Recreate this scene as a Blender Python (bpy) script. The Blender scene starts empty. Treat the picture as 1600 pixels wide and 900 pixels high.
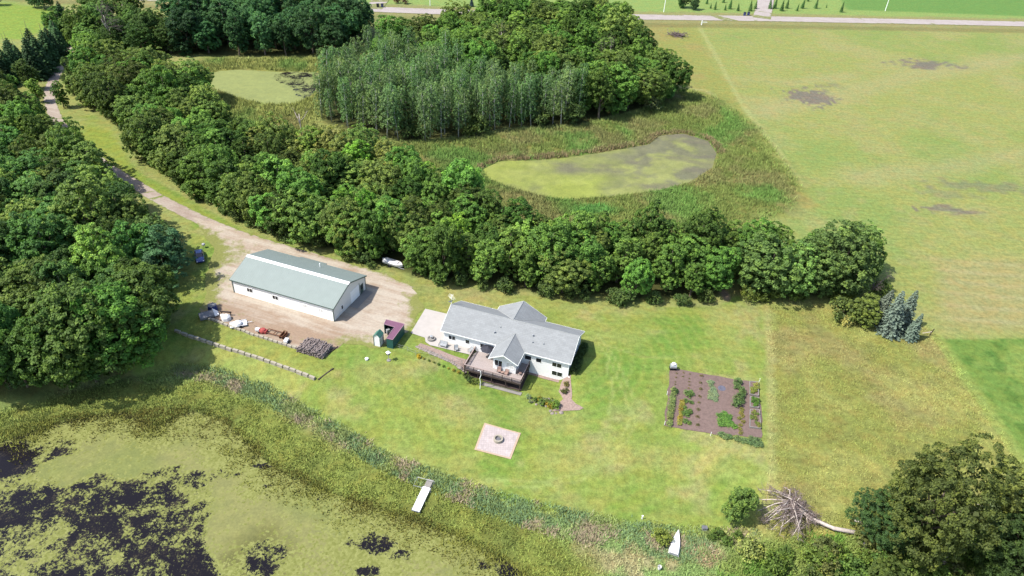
import bpy, bmesh, math, random
import numpy as np
from mathutils import Vector, Matrix

# ---------------------------------------------------------------- camera, light, exposure
S = bpy.context.scene
F_PX, TH, RO, CH = 1110.0, math.radians(35.4), math.radians(-3.2), 86.0
cam_d = bpy.data.cameras.new('camera'); cam = bpy.data.objects.new('camera', cam_d)
S.collection.objects.link(cam); S.camera = cam
cam_d.sensor_width = 36.0; cam_d.lens = 36.0 * F_PX / 1600.0
cam_d.clip_start = 1.0; cam_d.clip_end = 6000.0
_R = Vector((1, 0, 0)); _D = Vector((0, -math.sin(TH), -math.cos(TH))); _F = Vector((0, math.cos(TH), -math.sin(TH)))
_c, _s = math.cos(RO), math.sin(RO)
_cx = _R * _c + _D * _s; _cy = _R * _s - _D * _c; _cz = -_F
cam.matrix_world = Matrix(((_cx.x, _cy.x, _cz.x, 0), (_cx.y, _cy.y, _cz.y, 0), (_cx.z, _cy.z, _cz.z, CH), (0, 0, 0, 1)))

SUN_EL, SUN_SH = math.radians(55), math.radians(17.5)      # elevation, direction the shadows point to
world = bpy.data.worlds.new('World'); S.world = world; world.use_nodes = True
nt = world.node_tree; nt.nodes.clear()
sky = nt.nodes.new('ShaderNodeTexSky'); sky.sky_type = 'NISHITA'; sky.sun_disc = False
sky.sun_elevation = SUN_EL; sky.sun_rotation = math.radians(252.5); sky.air_density = 1.0; sky.dust_density = 1.5
bg = nt.nodes.new('ShaderNodeBackground'); bg.inputs['Strength'].default_value = 0.145
wo = nt.nodes.new('ShaderNodeOutputWorld')
nt.links.new(sky.outputs[0], bg.inputs[0]); nt.links.new(bg.outputs[0], wo.inputs[0])
sun_d = bpy.data.lights.new('sun', 'SUN'); sun_d.energy = 4.0; sun_d.angle = math.radians(0.6); sun_d.color = (1.0, 0.95, 0.87)
sun = bpy.data.objects.new('sun', sun_d); S.collection.objects.link(sun)
_ld = Vector((math.cos(SUN_SH) * math.cos(SUN_EL), math.sin(SUN_SH) * math.cos(SUN_EL), -math.sin(SUN_EL)))
sun.rotation_euler = (-_ld).to_track_quat('Z', 'Y').to_euler(); sun.location = (-60, 20, 160)
S.view_settings.view_transform = 'Standard'; S.view_settings.look = 'None'
S.view_settings.exposure = 1.18; S.view_settings.gamma = 1.0; S.view_settings.use_curve_mapping = False
S.render.engine = 'CYCLES'
S.cycles.max_bounces = 6; S.cycles.diffuse_bounces = 3; S.cycles.glossy_bounces = 2
S.cycles.transmission_bounces = 3; S.cycles.transparent_max_bounces = 4
try:
    S.cycles.use_denoising = True
except Exception:
    pass

# ---------------------------------------------------------------- helpers: pixels of the survey -> ground, terrain
def U(px, py, z=0.0):
    x, y = px - 800.0, py - 450.0
    x, y = _c * x - _s * y, _s * x + _c * y
    fw = F_PX * math.cos(TH) - y * math.sin(TH); dn = F_PX * math.sin(TH) + y * math.cos(TH)
    return (x / dn * (CH - z), fw / dn * (CH - z))
def UP(pts, z=0.0): return np.array([U(a, b, z) for a, b in pts])

def sdf(x, y, poly):
    """signed distance, negative inside"""
    P = np.asarray(poly, float); n = len(P)
    d = np.full(x.shape, 1e18); ins = np.zeros(x.shape, bool)
    for i in range(n):
        ax, ay = P[i]; bx, by = P[(i + 1) % n]
        ex, ey = bx - ax, by - ay
        wx, wy = x - ax, y - ay
        t = np.clip((wx * ex + wy * ey) / (ex * ex + ey * ey + 1e-12), 0, 1)
        dx, dy = wx - ex * t, wy - ey * t
        np.minimum(d, dx * dx + dy * dy, out=d)
        if ey != 0:
            c = ((ay > y) != (by > y)) & (x < ex * (y - ay) / ey + ax)
            ins ^= c
    d = np.sqrt(d)
    return np.where(ins, -d, d)
def pdist(x, y, line):
    P = np.asarray(line, float); d = np.full(x.shape, 1e18)
    for i in range(len(P) - 1):
        ax, ay = P[i]; bx, by = P[i + 1]; ex, ey = bx - ax, by - ay
        wx, wy = x - ax, y - ay
        t = np.clip((wx * ex + wy * ey) / (ex * ex + ey * ey + 1e-12), 0, 1)
        np.minimum(d, (wx - ex * t) ** 2 + (wy - ey * t) ** 2, out=d)
    return np.sqrt(d)
def ss(a, b, v):
    t = np.clip((v - a) / (b - a), 0, 1); return t * t * (3 - 2 * t)
def _hash(ix, iy, seed):
    h = (ix.astype(np.int64) * 374761393 + iy.astype(np.int64) * 668265263 + seed * 1442695041) & 0x7fffffff
    h = ((h ^ (h >> 13)) * 1274126177) & 0x7fffffff
    return ((h ^ (h >> 16)) & 0xffff) / 65535.0
def vnoise(x, y, seed=0):
    ix, iy = np.floor(x), np.floor(y); fx, fy = x - ix, y - iy
    fx = fx * fx * (3 - 2 * fx); fy = fy * fy * (3 - 2 * fy)
    ix = ix.astype(np.int64); iy = iy.astype(np.int64)
    a = _hash(ix, iy, seed); b = _hash(ix + 1, iy, seed); c = _hash(ix, iy + 1, seed); d = _hash(ix + 1, iy + 1, seed)
    return (a * (1 - fx) + b * fx) * (1 - fy) + (c * (1 - fx) + d * fx) * fy
def fbm(x, y, s, seed=0, oc=4):
    v = 0; a = 0.5; t = 0
    for k in range(oc):
        v = v + a * vnoise(x / s + 17.3 * k, y / s - 9.1 * k, seed + k); t += a; a *= 0.55; s = s * 0.5
    return v / t
def lin(r, g, b, k=3.0):
    f = lambda c: ((c / 255 + 0.055) / 1.055) ** 2.4 if c / 255 > 0.04045 else c / 255 / 12.92
    return np.array([f(r) / k, f(g) / k, f(b) / k])

# house and barn frames (origin = front left eave corner on the ground, u along the front, n away from the lake)
class Frame:
    def __init__(s, o, deg): s.o = o; s.a = math.radians(deg)
    def w(s, u, n): return (s.o[0] + u * math.cos(s.a) - n * math.sin(s.a), s.o[1] + u * math.sin(s.a) + n * math.cos(s.a))
HF = Frame((-12.77, 102.0), -17.2)
BF = Frame((-56.02, 113.9), -18.9)

HI = UP([(-1200, 100), (-900, 640), (0, 590), (130, 568), (235, 528), (275, 505), (312, 498), (515, 562), (560, 547), (640, 549), (662, 552)]).tolist()
HI += [HF.w(-2.6, -1.2), HF.w(5.2, -1.9), HF.w(6.6, -1.6), HF.w(7.4, 4.5), HF.w(22.4, 5.0), HF.w(24.4, 3.0), HF.w(26.5, 0.2)]
HI += UP([(960, 568), (1040, 545), (1190, 560), (1205, 700), (1260, 760), (1420, 800), (1750, 830), (2600, 760), (2900, 200)]).tolist()
HI += [(2500, 2500), (-2500, 2500)]
LOB = [HF.w(8.5, -7.5), HF.w(8.5, 0.6), HF.w(22.6, 0.8), HF.w(22.0, -6)]
MARSH = UP([(-900, 760), (-400, 700), (0, 645), (130, 608), (270, 590), (330, 596), (400, 628), (470, 662), (560, 702), (640, 736), (740, 770), (860, 800),
            (1000, 830), (1180, 856), (1300, 905), (1400, 980), (1400, 1400), (-900, 1400)], -3.0)
LAKE = UP([(-900, 780), (-200, 715), (0, 690), (60, 668), (120, 652), (190, 640), (228, 652), (240, 668), (262, 655), (300, 640), (350, 652), (400, 700), (430, 728), (480, 752), (560, 782),
           (640, 806), (720, 836), (790, 872), (850, 915), (880, 1000), (900, 1400), (-900, 1400)], -3.2)
POND = UP([(752, 264), (780, 251), (830, 250), (880, 246), (930, 239), (1012, 225), (1030, 211), (1068, 208), (1108, 220), (1122, 240), (1115, 262),
           (1080, 285), (1030, 298), (960, 307), (880, 312), (830, 303), (790, 291), (762, 279)], -0.7)
POOL = UP([(322, 116), (345, 110), (390, 109), (440, 112), (500, 113), (506, 125), (488, 150), (462, 162), (420, 164), (375, 154), (335, 140), (318, 128)], -0.7)

def hz(x, y):
    x = np.asarray(x, float); y = np.asarray(y, float)
    z = np.zeros_like(x)
    m = (x > -200) & (x < 200) & (y < 175)
    if m.any():
        a, b = x[m], y[m]
        dA = np.maximum(sdf(a, b, HI), 0); dB = np.maximum(sdf(a, b, LOB), 0); dC = np.maximum(sdf(a, b, MARSH), 0)
        wA = 1 / (dA ** 2 + 0.01); wB = 1 / (dB ** 2 + 0.05); wC = 1 / (dC ** 2 + 0.01)
        q = (-1.9 * wB - 3.05 * wC) / (wA + wB + wC)
        q += 0.10 * (fbm(a, b, 9, 5, 3) - 0.5) * ss(0, 4, dA)
        dl = sdf(a, b, LAKE); q -= 1.2 * ss(0, 2.0, -dl)
        z[m] = q
    m = (x > -150) & (x < 120) & (y > 130) & (y < 330)
    if m.any():
        a, b = x[m], y[m]; q = z[m]
        for P in (POND, POOL):
            d = sdf(a, b, P); q = q - 0.55 * (1 - ss(0, 16, d)) - 1.0 * ss(0, 1.5, -d)
        z[m] = q
    return z
def g(px, py):
    """world point of the terrain seen at this place"""
    z = 0.0
    for _ in range(8):
        x, y = U(px, py, z); z = 0.5 * z + 0.5 * float(hz(np.array([x]), np.array([y]))[0])
    return Vector((x, y, z))
def gh(x, y): return float(hz(np.array([x]), np.array([y]))[0])

# ---------------------------------------------------------------- helpers: objects
COL = S.collection
def link(o, parent=None):
    COL.objects.link(o)
    if parent is not None: o.parent = parent
    return o
def tag(o, label=None, cat=None, group=None, kind=None):
    if label: o['label'] = label
    if cat: o['category'] = cat
    if group: o['group'] = group
    if kind: o['kind'] = kind
    return o
def root(name, loc, rz=0.0, label=None, cat=None, group=None):
    o = bpy.data.objects.new(name, None); o.location = loc; o.rotation_euler = (0, 0, rz); link(o)
    return tag(o, label, cat, group)
def copy_tree(o, parent=None):
    c = o.copy(); COL.objects.link(c); c.parent = parent
    for ch in list(o.children): copy_tree(ch, c)
    return c

class MB:
    def __init__(s): s.v = []; s.f = []
    def poly(s, pts):
        i = len(s.v); s.v += [tuple(p) for p in pts]; s.f.append(tuple(range(i, i + len(pts)))); return s
    def box(s, x0, y0, z0, x1, y1, z1):
        i = len(s.v)
        s.v += [(x0, y0, z0), (x1, y0, z0), (x1, y1, z0), (x0, y1, z0), (x0, y0, z1), (x1, y0, z1), (x1, y1, z1), (x0, y1, z1)]
        for q in ((0, 3, 2, 1), (4, 5, 6, 7), (0, 1, 5, 4), (1, 2, 6, 5), (2, 3, 7, 6), (3, 0, 4, 7)): s.f.append(tuple(i + k for k in q))
        return s
    def tube(s, pts, rad, n=6):
        pts = [Vector(p) for p in pts]; rad = rad if isinstance(rad, (list, tuple)) else [rad] * len(pts)
        i = len(s.v)
        for k, p in enumerate(pts):
            d = (pts[min(k + 1, len(pts) - 1)] - pts[max(k - 1, 0)]).normalized()
            a = d.orthogonal().normalized() if k == 0 else (a - d * a.dot(d)).normalized()
            b = d.cross(a)
            for j in range(n):
                t = 2 * math.pi * j / n; s.v.append(tuple(p + (a * math.cos(t) + b * math.sin(t)) * rad[k]))
        for k in range(len(pts) - 1):
            for j in range(n):
                s.f.append((i + k * n + j, i + k * n + (j + 1) % n, i + (k + 1) * n + (j + 1) % n, i + (k + 1) * n + j))
        s.f.append(tuple(i + j for j in reversed(range(n)))); s.f.append(tuple(i + (len(pts) - 1) * n + j for j in range(n)))
        return s
    def lathe(s, prof, c=(0, 0, 0), n=16):
        i = len(s.v)
        for r, z in prof:
            for j in range(n):
                t = 2 * math.pi * j / n; s.v.append((c[0] + r * math.cos(t), c[1] + r * math.sin(t), c[2] + z))
        for k in range(len(prof) - 1):
            for j in range(n): s.f.append((i + k * n + j, i + k * n + (j + 1) % n, i + (k + 1) * n + (j + 1) % n, i + (k + 1) * n + j))
        return s
    def slab(s, pts, th):
        """thick roof plane from a planar outline (top surface), thickness downwards"""
        i = len(s.v); n = len(pts)
        s.v += [tuple(p) for p in pts] + [(p[0], p[1], p[2] - th) for p in pts]
        s.f.append(tuple(range(i, i + n))); s.f.append(tuple(reversed(range(i + n, i + 2 * n))))
        for j in range(n): s.f.append((i + j, i + n + j, i + n + (j + 1) % n, i + (j + 1) % n))
        return s
    def build(s, name, mat, parent=None, loc=None, rz=0, smooth=False, bevel=0):
        me = bpy.data.meshes.new(name); me.from_pydata(s.v, [], s.f); me.update()
        bm = bmesh.new(); bm.from_mesh(me); bmesh.ops.recalc_face_normals(bm, faces=bm.faces)
        if bevel: bmesh.ops.bevel(bm, geom=[e for e in bm.edges if len(e.link_faces) == 2 and e.calc_face_angle(0) > 0.6], offset=bevel, segments=2, affect='EDGES', clamp_overlap=True)
        bm.to_mesh(me); bm.free()
        if smooth: me.polygons.foreach_set('use_smooth', [True] * len(me.polygons))
        me.materials.append(mat); o = bpy.data.objects.new(name, me)
        if loc is not None: o.location = loc
        o.rotation_euler = (0, 0, rz)
        return link(o, parent)

# ---------------------------------------------------------------- materials
def nodes(name):
    m = bpy.data.materials.new(name); m.use_nodes = True; t = m.node_tree; t.nodes.clear()
    out = t.nodes.new('ShaderNodeOutputMaterial'); b = t.nodes.new('ShaderNodeBsdfPrincipled'); t.links.new(b.outputs[0], out.inputs[0])
    return m, t, b, out
def N(t, kind, **kw):
    n = t.nodes.new(kind)
    for k, v in kw.items():
        if k in n.inputs: n.inputs[k].default_value = v
        else: setattr(n, k, v)
    return n
def mixc(t, fac, a, b, mode='MIX'):
    n = t.nodes.new('ShaderNodeMix'); n.data_type = 'RGBA'; n.blend_type = mode
    for i, v in ((0, fac), (6, a), (7, b)):
        if hasattr(v, 'is_output') or isinstance(v, bpy.types.NodeSocket): t.links.new(v, n.inputs[i])
        elif i == 0: n.inputs[0].default_value = v
        else: n.inputs[i].default_value = (*v, 1) if len(v) == 3 else v
    return n.outputs[2]
def math_(t, op, a, b=None, c=None, clamp=False):
    n = t.nodes.new('ShaderNodeMath'); n.operation = op; n.use_clamp = clamp
    for i, v in enumerate((a, b, c)):
        if v is None: continue
        if isinstance(v, bpy.types.NodeSocket): t.links.new(v, n.inputs[i])
        else: n.inputs[i].default_value = v
    return n.outputs[0]
def mrange(t, v, a, b, lo=0.0, hi=1.0):
    n = t.nodes.new('ShaderNodeMapRange'); n.clamp = True; t.links.new(v, n.inputs[0])
    n.inputs[1].default_value = a; n.inputs[2].default_value = b; n.inputs[3].default_value = lo; n.inputs[4].default_value = hi
    return n.outputs[0]
def noise(t, scale, detail=4, rough=0.55, vec=None, sc=None):
    tc = t.nodes.new('ShaderNodeTexCoord'); v = tc.outputs['Object']
    if vec is not None: v = vec
    if sc is not None:
        mp = t.nodes.new('ShaderNodeMapping'); mp.inputs['Scale'].default_value = sc; t.links.new(v, mp.inputs[0]); v = mp.outputs[0]
    n = t.nodes.new('ShaderNodeTexNoise'); n.inputs['Scale'].default_value = scale; n.inputs['Detail'].default_value = detail; n.inputs['Roughness'].default_value = rough
    t.links.new(v, n.inputs['Vector']); return n.outputs['Fac']
def bump(t, b, h, strength, dist):
    n = t.nodes.new('ShaderNodeBump'); n.inputs['Strength'].default_value = strength; n.inputs['Distance'].default_value = dist
    t.links.new(h, n.inputs['Height']); t.links.new(n.outputs[0], b.inputs['Normal'])
def spec(b, v):
    b.inputs['Specular IOR Level'].default_value = v

def simple(name, col, rough=0.7, var=0.12, scale=2.0, metal=0.0, sp=0.3, bmp=0.0):
    m, t, b, o = nodes(name); col = np.array(col)
    n = noise(t, scale, 5, 0.6)
    c = mixc(t, mrange(t, n, 0.3, 0.7), tuple(col * (1 - var)), tuple(np.minimum(col * (1 + var), 1)))
    t.links.new(c, b.inputs['Base Color']); b.inputs['Roughness'].default_value = rough; b.inputs['Metallic'].default_value = metal; spec(b, sp)
    if bmp: bump(t, b, n, 0.5, bmp)
    return m

def mat_ground():
    m, t, b, o = nodes('ground_cover')
    at = N(t, 'ShaderNodeAttribute', attribute_name='col')
    fine = noise(t, 1.1, 6, 0.68); vfine = noise(t, 4.5, 3, 0.7)
    streak = noise(t, 0.55, 4, 0.6, sc=(0.35, 1.6, 1))
    k = math_(t, 'ADD', mrange(t, fine, 0.34, 0.66, 0.77, 1.21), mrange(t, vfine, 0.32, 0.68, -0.2, 0.2))
    k = math_(t, 'ADD', k, mrange(t, streak, 0.35, 0.65, -0.08, 0.08))
    cmb = t.nodes.new('ShaderNodeCombineColor'); [t.links.new(k, cmb.inputs[i]) for i in range(3)]
    c = mixc(t, 1.0, at.outputs['Color'], cmb.outputs[0], 'MULTIPLY')
    hue = noise(t, 0.35, 5, 0.6)
    c2 = mixc(t, 1.0, c, (1.16, 1.0, 0.95), 'MULTIPLY')
    c = mixc(t, mrange(t, hue, 0.42, 0.62), c, c2)
    t.links.new(c, b.inputs['Base Color']); b.inputs['Roughness'].default_value = 0.95; spec(b, 0.1)
    bump(t, b, math_(t, 'ADD', fine, math_(t, 'MULTIPLY', vfine, 0.5)), 0.55, 0.16)
    return m
def mat_gravel(name, base, dark, grassc, edge_w=2.5):
    m, t, b, o = nodes(name)
    at = N(t, 'ShaderNodeAttribute', attribute_name='edge'); dt = N(t, 'ShaderNodeAttribute', attribute_name='dirt')
    n1 = noise(t, 0.22, 5, 0.6); n2 = noise(t, 2.2, 5, 0.7); n3 = noise(t, 9.0, 2, 0.6)
    rt = t.nodes.new('ShaderNodeMapping'); tc0 = t.nodes.new('ShaderNodeTexCoord'); rt.inputs['Rotation'].default_value = (0, 0, math.radians(18.9)); t.links.new(tc0.outputs['Object'], rt.inputs[0])
    st = noise(t, 0.5, 5, 0.65, vec=rt.outputs[0], sc=(0.16, 1.5, 1))
    c = mixc(t, mrange(t, math_(t, 'ADD', math_(t, 'ADD', math_(t, 'MULTIPLY', n1, 0.45), math_(t, 'MULTIPLY', st, 0.55)), math_(t, 'MULTIPLY', dt.outputs['Fac'], 0.16)), 0.44, 0.66), base, dark)
    k = mrange(t, n2, 0.3, 0.7, 0.86, 1.13); cmb = t.nodes.new('ShaderNodeCombineColor'); [t.links.new(k, cmb.inputs[i]) for i in range(3)]
    c = mixc(t, 1.0, c, cmb.outputs[0], 'MULTIPLY')
    gn = math_(t, 'ADD', math_(t, 'MULTIPLY', noise(t, 0.5, 6, 0.72), 1.0), 0.0)
    e = math_(t, 'ADD', at.outputs['Fac'], math_(t, 'MULTIPLY', math_(t, 'SUBTRACT', gn, 0.5), edge_w * 3.2))
    gc = mixc(t, mrange(t, n2, 0.3, 0.7), tuple(np.array(grassc) * 0.8), tuple(np.array(grassc) * 1.2))
    c = mixc(t, mrange(t, e, 0.0, 0.7 * edge_w), gc, c)
    t.links.new(c, b.inputs['Base Color']); b.inputs['Roughness'].default_value = 0.95; spec(b, 0.15)
    bump(t, b, n3, 0.5, 0.04)
    return m
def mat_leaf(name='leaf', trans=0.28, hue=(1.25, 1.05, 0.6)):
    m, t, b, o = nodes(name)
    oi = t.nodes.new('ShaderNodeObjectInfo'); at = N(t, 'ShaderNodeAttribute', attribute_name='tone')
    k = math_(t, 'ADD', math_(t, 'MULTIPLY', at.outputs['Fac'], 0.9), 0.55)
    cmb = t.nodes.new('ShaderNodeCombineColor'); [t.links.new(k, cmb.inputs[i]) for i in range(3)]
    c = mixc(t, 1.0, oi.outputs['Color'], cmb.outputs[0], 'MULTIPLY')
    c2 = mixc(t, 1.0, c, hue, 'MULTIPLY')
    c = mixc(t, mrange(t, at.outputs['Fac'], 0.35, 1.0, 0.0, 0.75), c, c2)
    t.links.new(c, b.inputs['Base Color']); b.inputs['Roughness'].default_value = 0.65; spec(b, 0.16)
    tr = t.nodes.new('ShaderNodeBsdfTranslucent'); t.links.new(mixc(t, 1.0, c, (1.1, 1.25, 0.6), 'MULTIPLY'), tr.inputs[0])
    mx = t.nodes.new('ShaderNodeMixShader'); mx.inputs[0].default_value = trans
    t.links.new(b.outputs[0], mx.inputs[1]); t.links.new(tr.outputs[0], mx.inputs[2]); t.links.new(mx.outputs[0], o.inputs[0])
    return m
def mat_blade():
    m, t, b, o = nodes('grass_blade')
    at = N(t, 'ShaderNodeAttribute', attribute_name='col')
    t.links.new(at.outputs['Color'], b.inputs['Base Color']); b.inputs['Roughness'].default_value = 0.7; spec(b, 0.1)
    ge = t.nodes.new('ShaderNodeNewGeometry'); va = t.nodes.new('ShaderNodeVectorMath'); va.operation = 'MULTIPLY_ADD'; va.inputs[1].default_value = (.35, .35, .35); va.inputs[2].default_value = (0, 0, 1)
    t.links.new(ge.outputs['Normal'], va.inputs[0]); vn = t.nodes.new('ShaderNodeVectorMath'); vn.operation = 'NORMALIZE'; t.links.new(va.outputs[0], vn.inputs[0]); t.links.new(vn.outputs[0], b.inputs['Normal'])
    tr = t.nodes.new('ShaderNodeBsdfTranslucent'); t.links.new(at.outputs['Color'], tr.inputs[0])
    mx = t.nodes.new('ShaderNodeMixShader'); mx.inputs[0].default_value = 0.2
    t.links.new(b.outputs[0], mx.inputs[1]); t.links.new(tr.outputs[0], mx.inputs[2]); t.links.new(mx.outputs[0], o.inputs[0])
    return m
def mat_water():
    m, t, b, o = nodes('weedy_water')
    cov = N(t, 'ShaderNodeAttribute', attribute_name='cov'); col = N(t, 'ShaderNodeAttribute', attribute_name='col')
    fu = N(t, 'ShaderNodeAttribute', attribute_name='pads')
    big = noise(t, 0.16, 3, 0.5, sc=(1.0, 1.25, 1)); mid = noise(t, 0.55, 5, 0.62); sm = noise(t, 2.6, 4, 0.65); xs_ = noise(t, 7.0, 3, 0.7)
    n = math_(t, 'ADD', math_(t, 'ADD', math_(t, 'ADD', math_(t, 'MULTIPLY', big, 0.22), math_(t, 'MULTIPLY', mid, 0.32)), math_(t, 'MULTIPLY', sm, 0.27)), math_(t, 'MULTIPLY', xs_, 0.19))
    n = mrange(t, n, 0.33, 0.67)
    e = math_(t, 'SUBTRACT', cov.outputs['Fac'], n)
    f = mrange(t, e, -0.05, 0.045)
    # weed colour: flat duckweed film with rafts of brighter pads
    vo = t.nodes.new('ShaderNodeTexVoronoi'); vo.inputs['Scale'].default_value = 3.2; tc = t.nodes.new('ShaderNodeTexCoord'); t.links.new(tc.outputs['Object'], vo.inputs['Vector'])
    cell = t.nodes.new('ShaderNodeSeparateColor'); t.links.new(vo.outputs['Color'], cell.inputs[0])
    padm = mrange(t, math_(t, 'SUBTRACT', math_(t, 'ADD', fu.outputs['Fac'], math_(t, 'MULTIPLY', mid, 0.8)), math_(t, 'ADD', math_(t, 'MULTIPLY', cell.outputs[0], 0.7), 0.45)), -0.02, 0.06)
    film = mixc(t, mrange(t, mid, 0.3, 0.7), mixc(t, 1.0, col.outputs['Color'], (0.86, 0.88, 0.9), 'MULTIPLY'), mixc(t, 1.0, col.outputs['Color'], (1.12, 1.1, 1.05), 'MULTIPLY'))
    k = mrange(t, sm, 0.3, 0.7, 0.86, 1.14); cmb = t.nodes.new('ShaderNodeCombineColor'); [t.links.new(k, cmb.inputs[i]) for i in range(3)]
    film = mixc(t, 1.0, film, cmb.outputs[0], 'MULTIPLY')
    padc = mixc(t, cell.outputs[1], tuple(lin(150, 156, 80)), tuple(lin(184, 188, 112)))
    weed = mixc(t, padm, film, padc)
    # open water with drowned brown weed below it
    sub = mrange(t, math_(t, 'ADD', math_(t, 'MULTIPLY', noise(t, 0.25, 4, 0.6), 0.45), math_(t, 'MULTIPLY', noise(t, 3.2, 5, 0.75), 0.55)), 0.54, 0.70)
    dark = mixc(t, sub, (0.008, 0.007, 0.009), (0.060, 0.050, 0.028))
    t.links.new(mixc(t, f, dark, weed), b.inputs['Base Color'])
    t.links.new(mrange(t, f, 0, 1, 0.12, 0.85), b.inputs['Roughness']); t.links.new(mrange(t, f, 0, 1, 0.10, 0.12), b.inputs['Specular IOR Level'])
    bump(t, b, math_(t, 'MULTIPLY', math_(t, 'ADD', n, sm), f), 0.35, 0.06)
    return m

M = {}
M['ground'] = mat_ground(); M['leaf'] = mat_leaf(); M['needle'] = mat_leaf('needle', 0.08, (1.05, 1.08, 1.0)); M['blade'] = mat_blade(); M['water'] = mat_water()
M['gravel'] = mat_gravel('gravel', tuple(lin(236, 222, 202)), tuple(lin(202, 174, 148)), tuple(lin(168, 172, 98)), 2.3)
M['drive'] = mat_gravel('drive_gravel', tuple(lin(226, 210, 194)), tuple(lin(192, 168, 150)), tuple(lin(150, 165, 80)), 0.45)
M['road'] = mat_gravel('road_surface', tuple(lin(226, 214, 208)), tuple(lin(206, 192, 184)), tuple(lin(160, 165, 100)), 0.6)
M['concrete'] = simple('concrete', lin(240, 232, 224), 0.85, 0.06, 0.8)
M['slabgrey'] = simple('grey_concrete', lin(190, 184, 176), 0.85, 0.1, 0.8)
M['bark'] = simple('bark', (0.10, 0.08, 0.06), 0.9, 0.3, 3)
M['palebark'] = simple('pale_bark', (0.42, 0.41, 0.37), 0.9, 0.25, 2)
M['deadwood'] = simple('dead_wood', (0.38, 0.33, 0.29), 0.9, 0.25, 3)
M['twigs'] = simple('dead_twigs', (0.125, 0.095, 0.09), 0.95, 0.3, 3)

def mat_ribbed(name, col, pitch, axis=0, rough=0.45, sp=0.5, dep=0.02, var=0.05):
    m, t, b, o = nodes(name); col = np.array(col)
    tc = t.nodes.new('ShaderNodeTexCoord'); sx = t.nodes.new('ShaderNodeSeparateXYZ'); t.links.new(tc.outputs['Object'], sx.inputs[0])
    w = math_(t, 'PINGPONG', sx.outputs[axis], pitch / 2)
    rib = mrange(t, w, 0.0, pitch * 0.12, 1, 0)
    n = noise(t, 0.7, 5, 0.6)
    c = mixc(t, mrange(t, n, 0.3, 0.7), tuple(col * (1 - var)), tuple(col * (1 + var)))
    c = mixc(t, math_(t, 'MULTIPLY', rib, 0.10), c, tuple(col * 0.6))
    t.links.new(c, b.inputs['Base Color']); b.inputs['Roughness'].default_value = rough; spec(b, sp)
    bump(t, b, rib, 0.6, dep)
    return m
def mat_shingle():
    m, t, b, o = nodes('grey_shingle')
    n = noise(t, 0.5, 4, 0.6); f = noise(t, 5, 4, 0.7)
    br = t.nodes.new('ShaderNodeTexBrick'); tc = t.nodes.new('ShaderNodeTexCoord'); t.links.new(tc.outputs['Object'], br.inputs['Vector'])
    br.inputs['Scale'].default_value = 1.0; br.inputs['Brick Width'].default_value = 0.9; br.inputs['Row Height'].default_value = 0.30; br.inputs['Mortar Size'].default_value = 0.012
    a = lin(190, 194, 195)
    br.inputs['Color1'].default_value = (*(a * 0.93), 1); br.inputs['Color2'].default_value = (*(a * 1.07), 1); br.inputs['Mortar'].default_value = (*(a * 0.72), 1)
    k = math_(t, 'ADD', mrange(t, n, 0.3, 0.7, 0.94, 1.06), mrange(t, f, 0.3, 0.7, -0.07, 0.07)); cmb = t.nodes.new('ShaderNodeCombineColor'); [t.links.new(k, cmb.inputs[i]) for i in range(3)]
    t.links.new(mixc(t, 1.0, br.outputs['Color'], cmb.outputs[0], 'MULTIPLY'), b.inputs['Base Color']); b.inputs['Roughness'].default_value = 0.8; spec(b, 0.3)
    bump(t, b, f, 0.4, 0.02)
    return m
M['shingle'] = mat_shingle()
M['siding'] = mat_ribbed('white_siding', (0.62, 0.615, 0.60), 0.2, 2, 0.6, 0.3, 0.02, 0.03)
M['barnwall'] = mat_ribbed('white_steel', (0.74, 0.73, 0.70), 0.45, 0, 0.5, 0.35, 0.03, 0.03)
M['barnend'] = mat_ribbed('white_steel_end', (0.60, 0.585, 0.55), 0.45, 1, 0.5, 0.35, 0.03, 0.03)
M['barnroof'] = mat_ribbed('green_steel_roof', tuple(lin(184, 200, 193, 3.35)), 0.45, 0, 0.5, 0.4, 0.04, 0.05)
M['white'] = simple('white_paint', (0.75, 0.75, 0.73), 0.5, 0.04, 2)
M['trimgreen'] = simple('green_trim', (0.06, 0.09, 0.075), 0.5, 0.05, 2)
M['glass'] = simple('window_glass', (0.012, 0.014, 0.018), 0.08, 0.1, 1, sp=0.6)
M['darkwood'] = simple('dark_stained_wood', (0.035, 0.024, 0.02), 0.7, 0.25, 4)
M['railcap'] = simple('weathered_rail', (0.26, 0.20, 0.18), 0.7, 0.15, 3)
def mat_deck():
    m, t, b, o = nodes('deck_boards'); tc = t.nodes.new('ShaderNodeTexCoord'); sx = t.nodes.new('ShaderNodeSeparateXYZ'); t.links.new(tc.outputs['Object'], sx.inputs[0])
    w = math_(t, 'PINGPONG', sx.outputs[1], 0.075); gap = mrange(t, w, 0.0, 0.012, 1, 0)
    n = noise(t, 1.3, 4, 0.6, sc=(0.4, 6, 1)); a = lin(224, 208, 202)
    c = mixc(t, mrange(t, n, 0.3, 0.7), tuple(a * 0.82), tuple(a * 1.15)); c = mixc(t, gap, c, tuple(a * 0.25))
    t.links.new(c, b.inputs['Base Color']); b.inputs['Roughness'].default_value = 0.8
    return m
M['deck'] = mat_deck()
M['black'] = simple('black_plastic', (0.02, 0.02, 0.022), 0.6, 0.2, 2)
M['umbrella'] = simple('charcoal_canvas', (0.022, 0.022, 0.03), 0.8, 0.2, 2)
M['metal'] = simple('grey_metal', (0.30, 0.31, 0.32), 0.4, 0.15, 3, metal=0.3)
M['maroon'] = mat_ribbed('maroon_steel_roof', lin(166, 112, 138), 0.3, 0, 0.4, 0.5, 0.03)
M['shedgreen'] = mat_ribbed('dark_green_steel', (0.012, 0.060, 0.058), 0.3, 0, 0.4, 0.5, 0.03)
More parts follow.
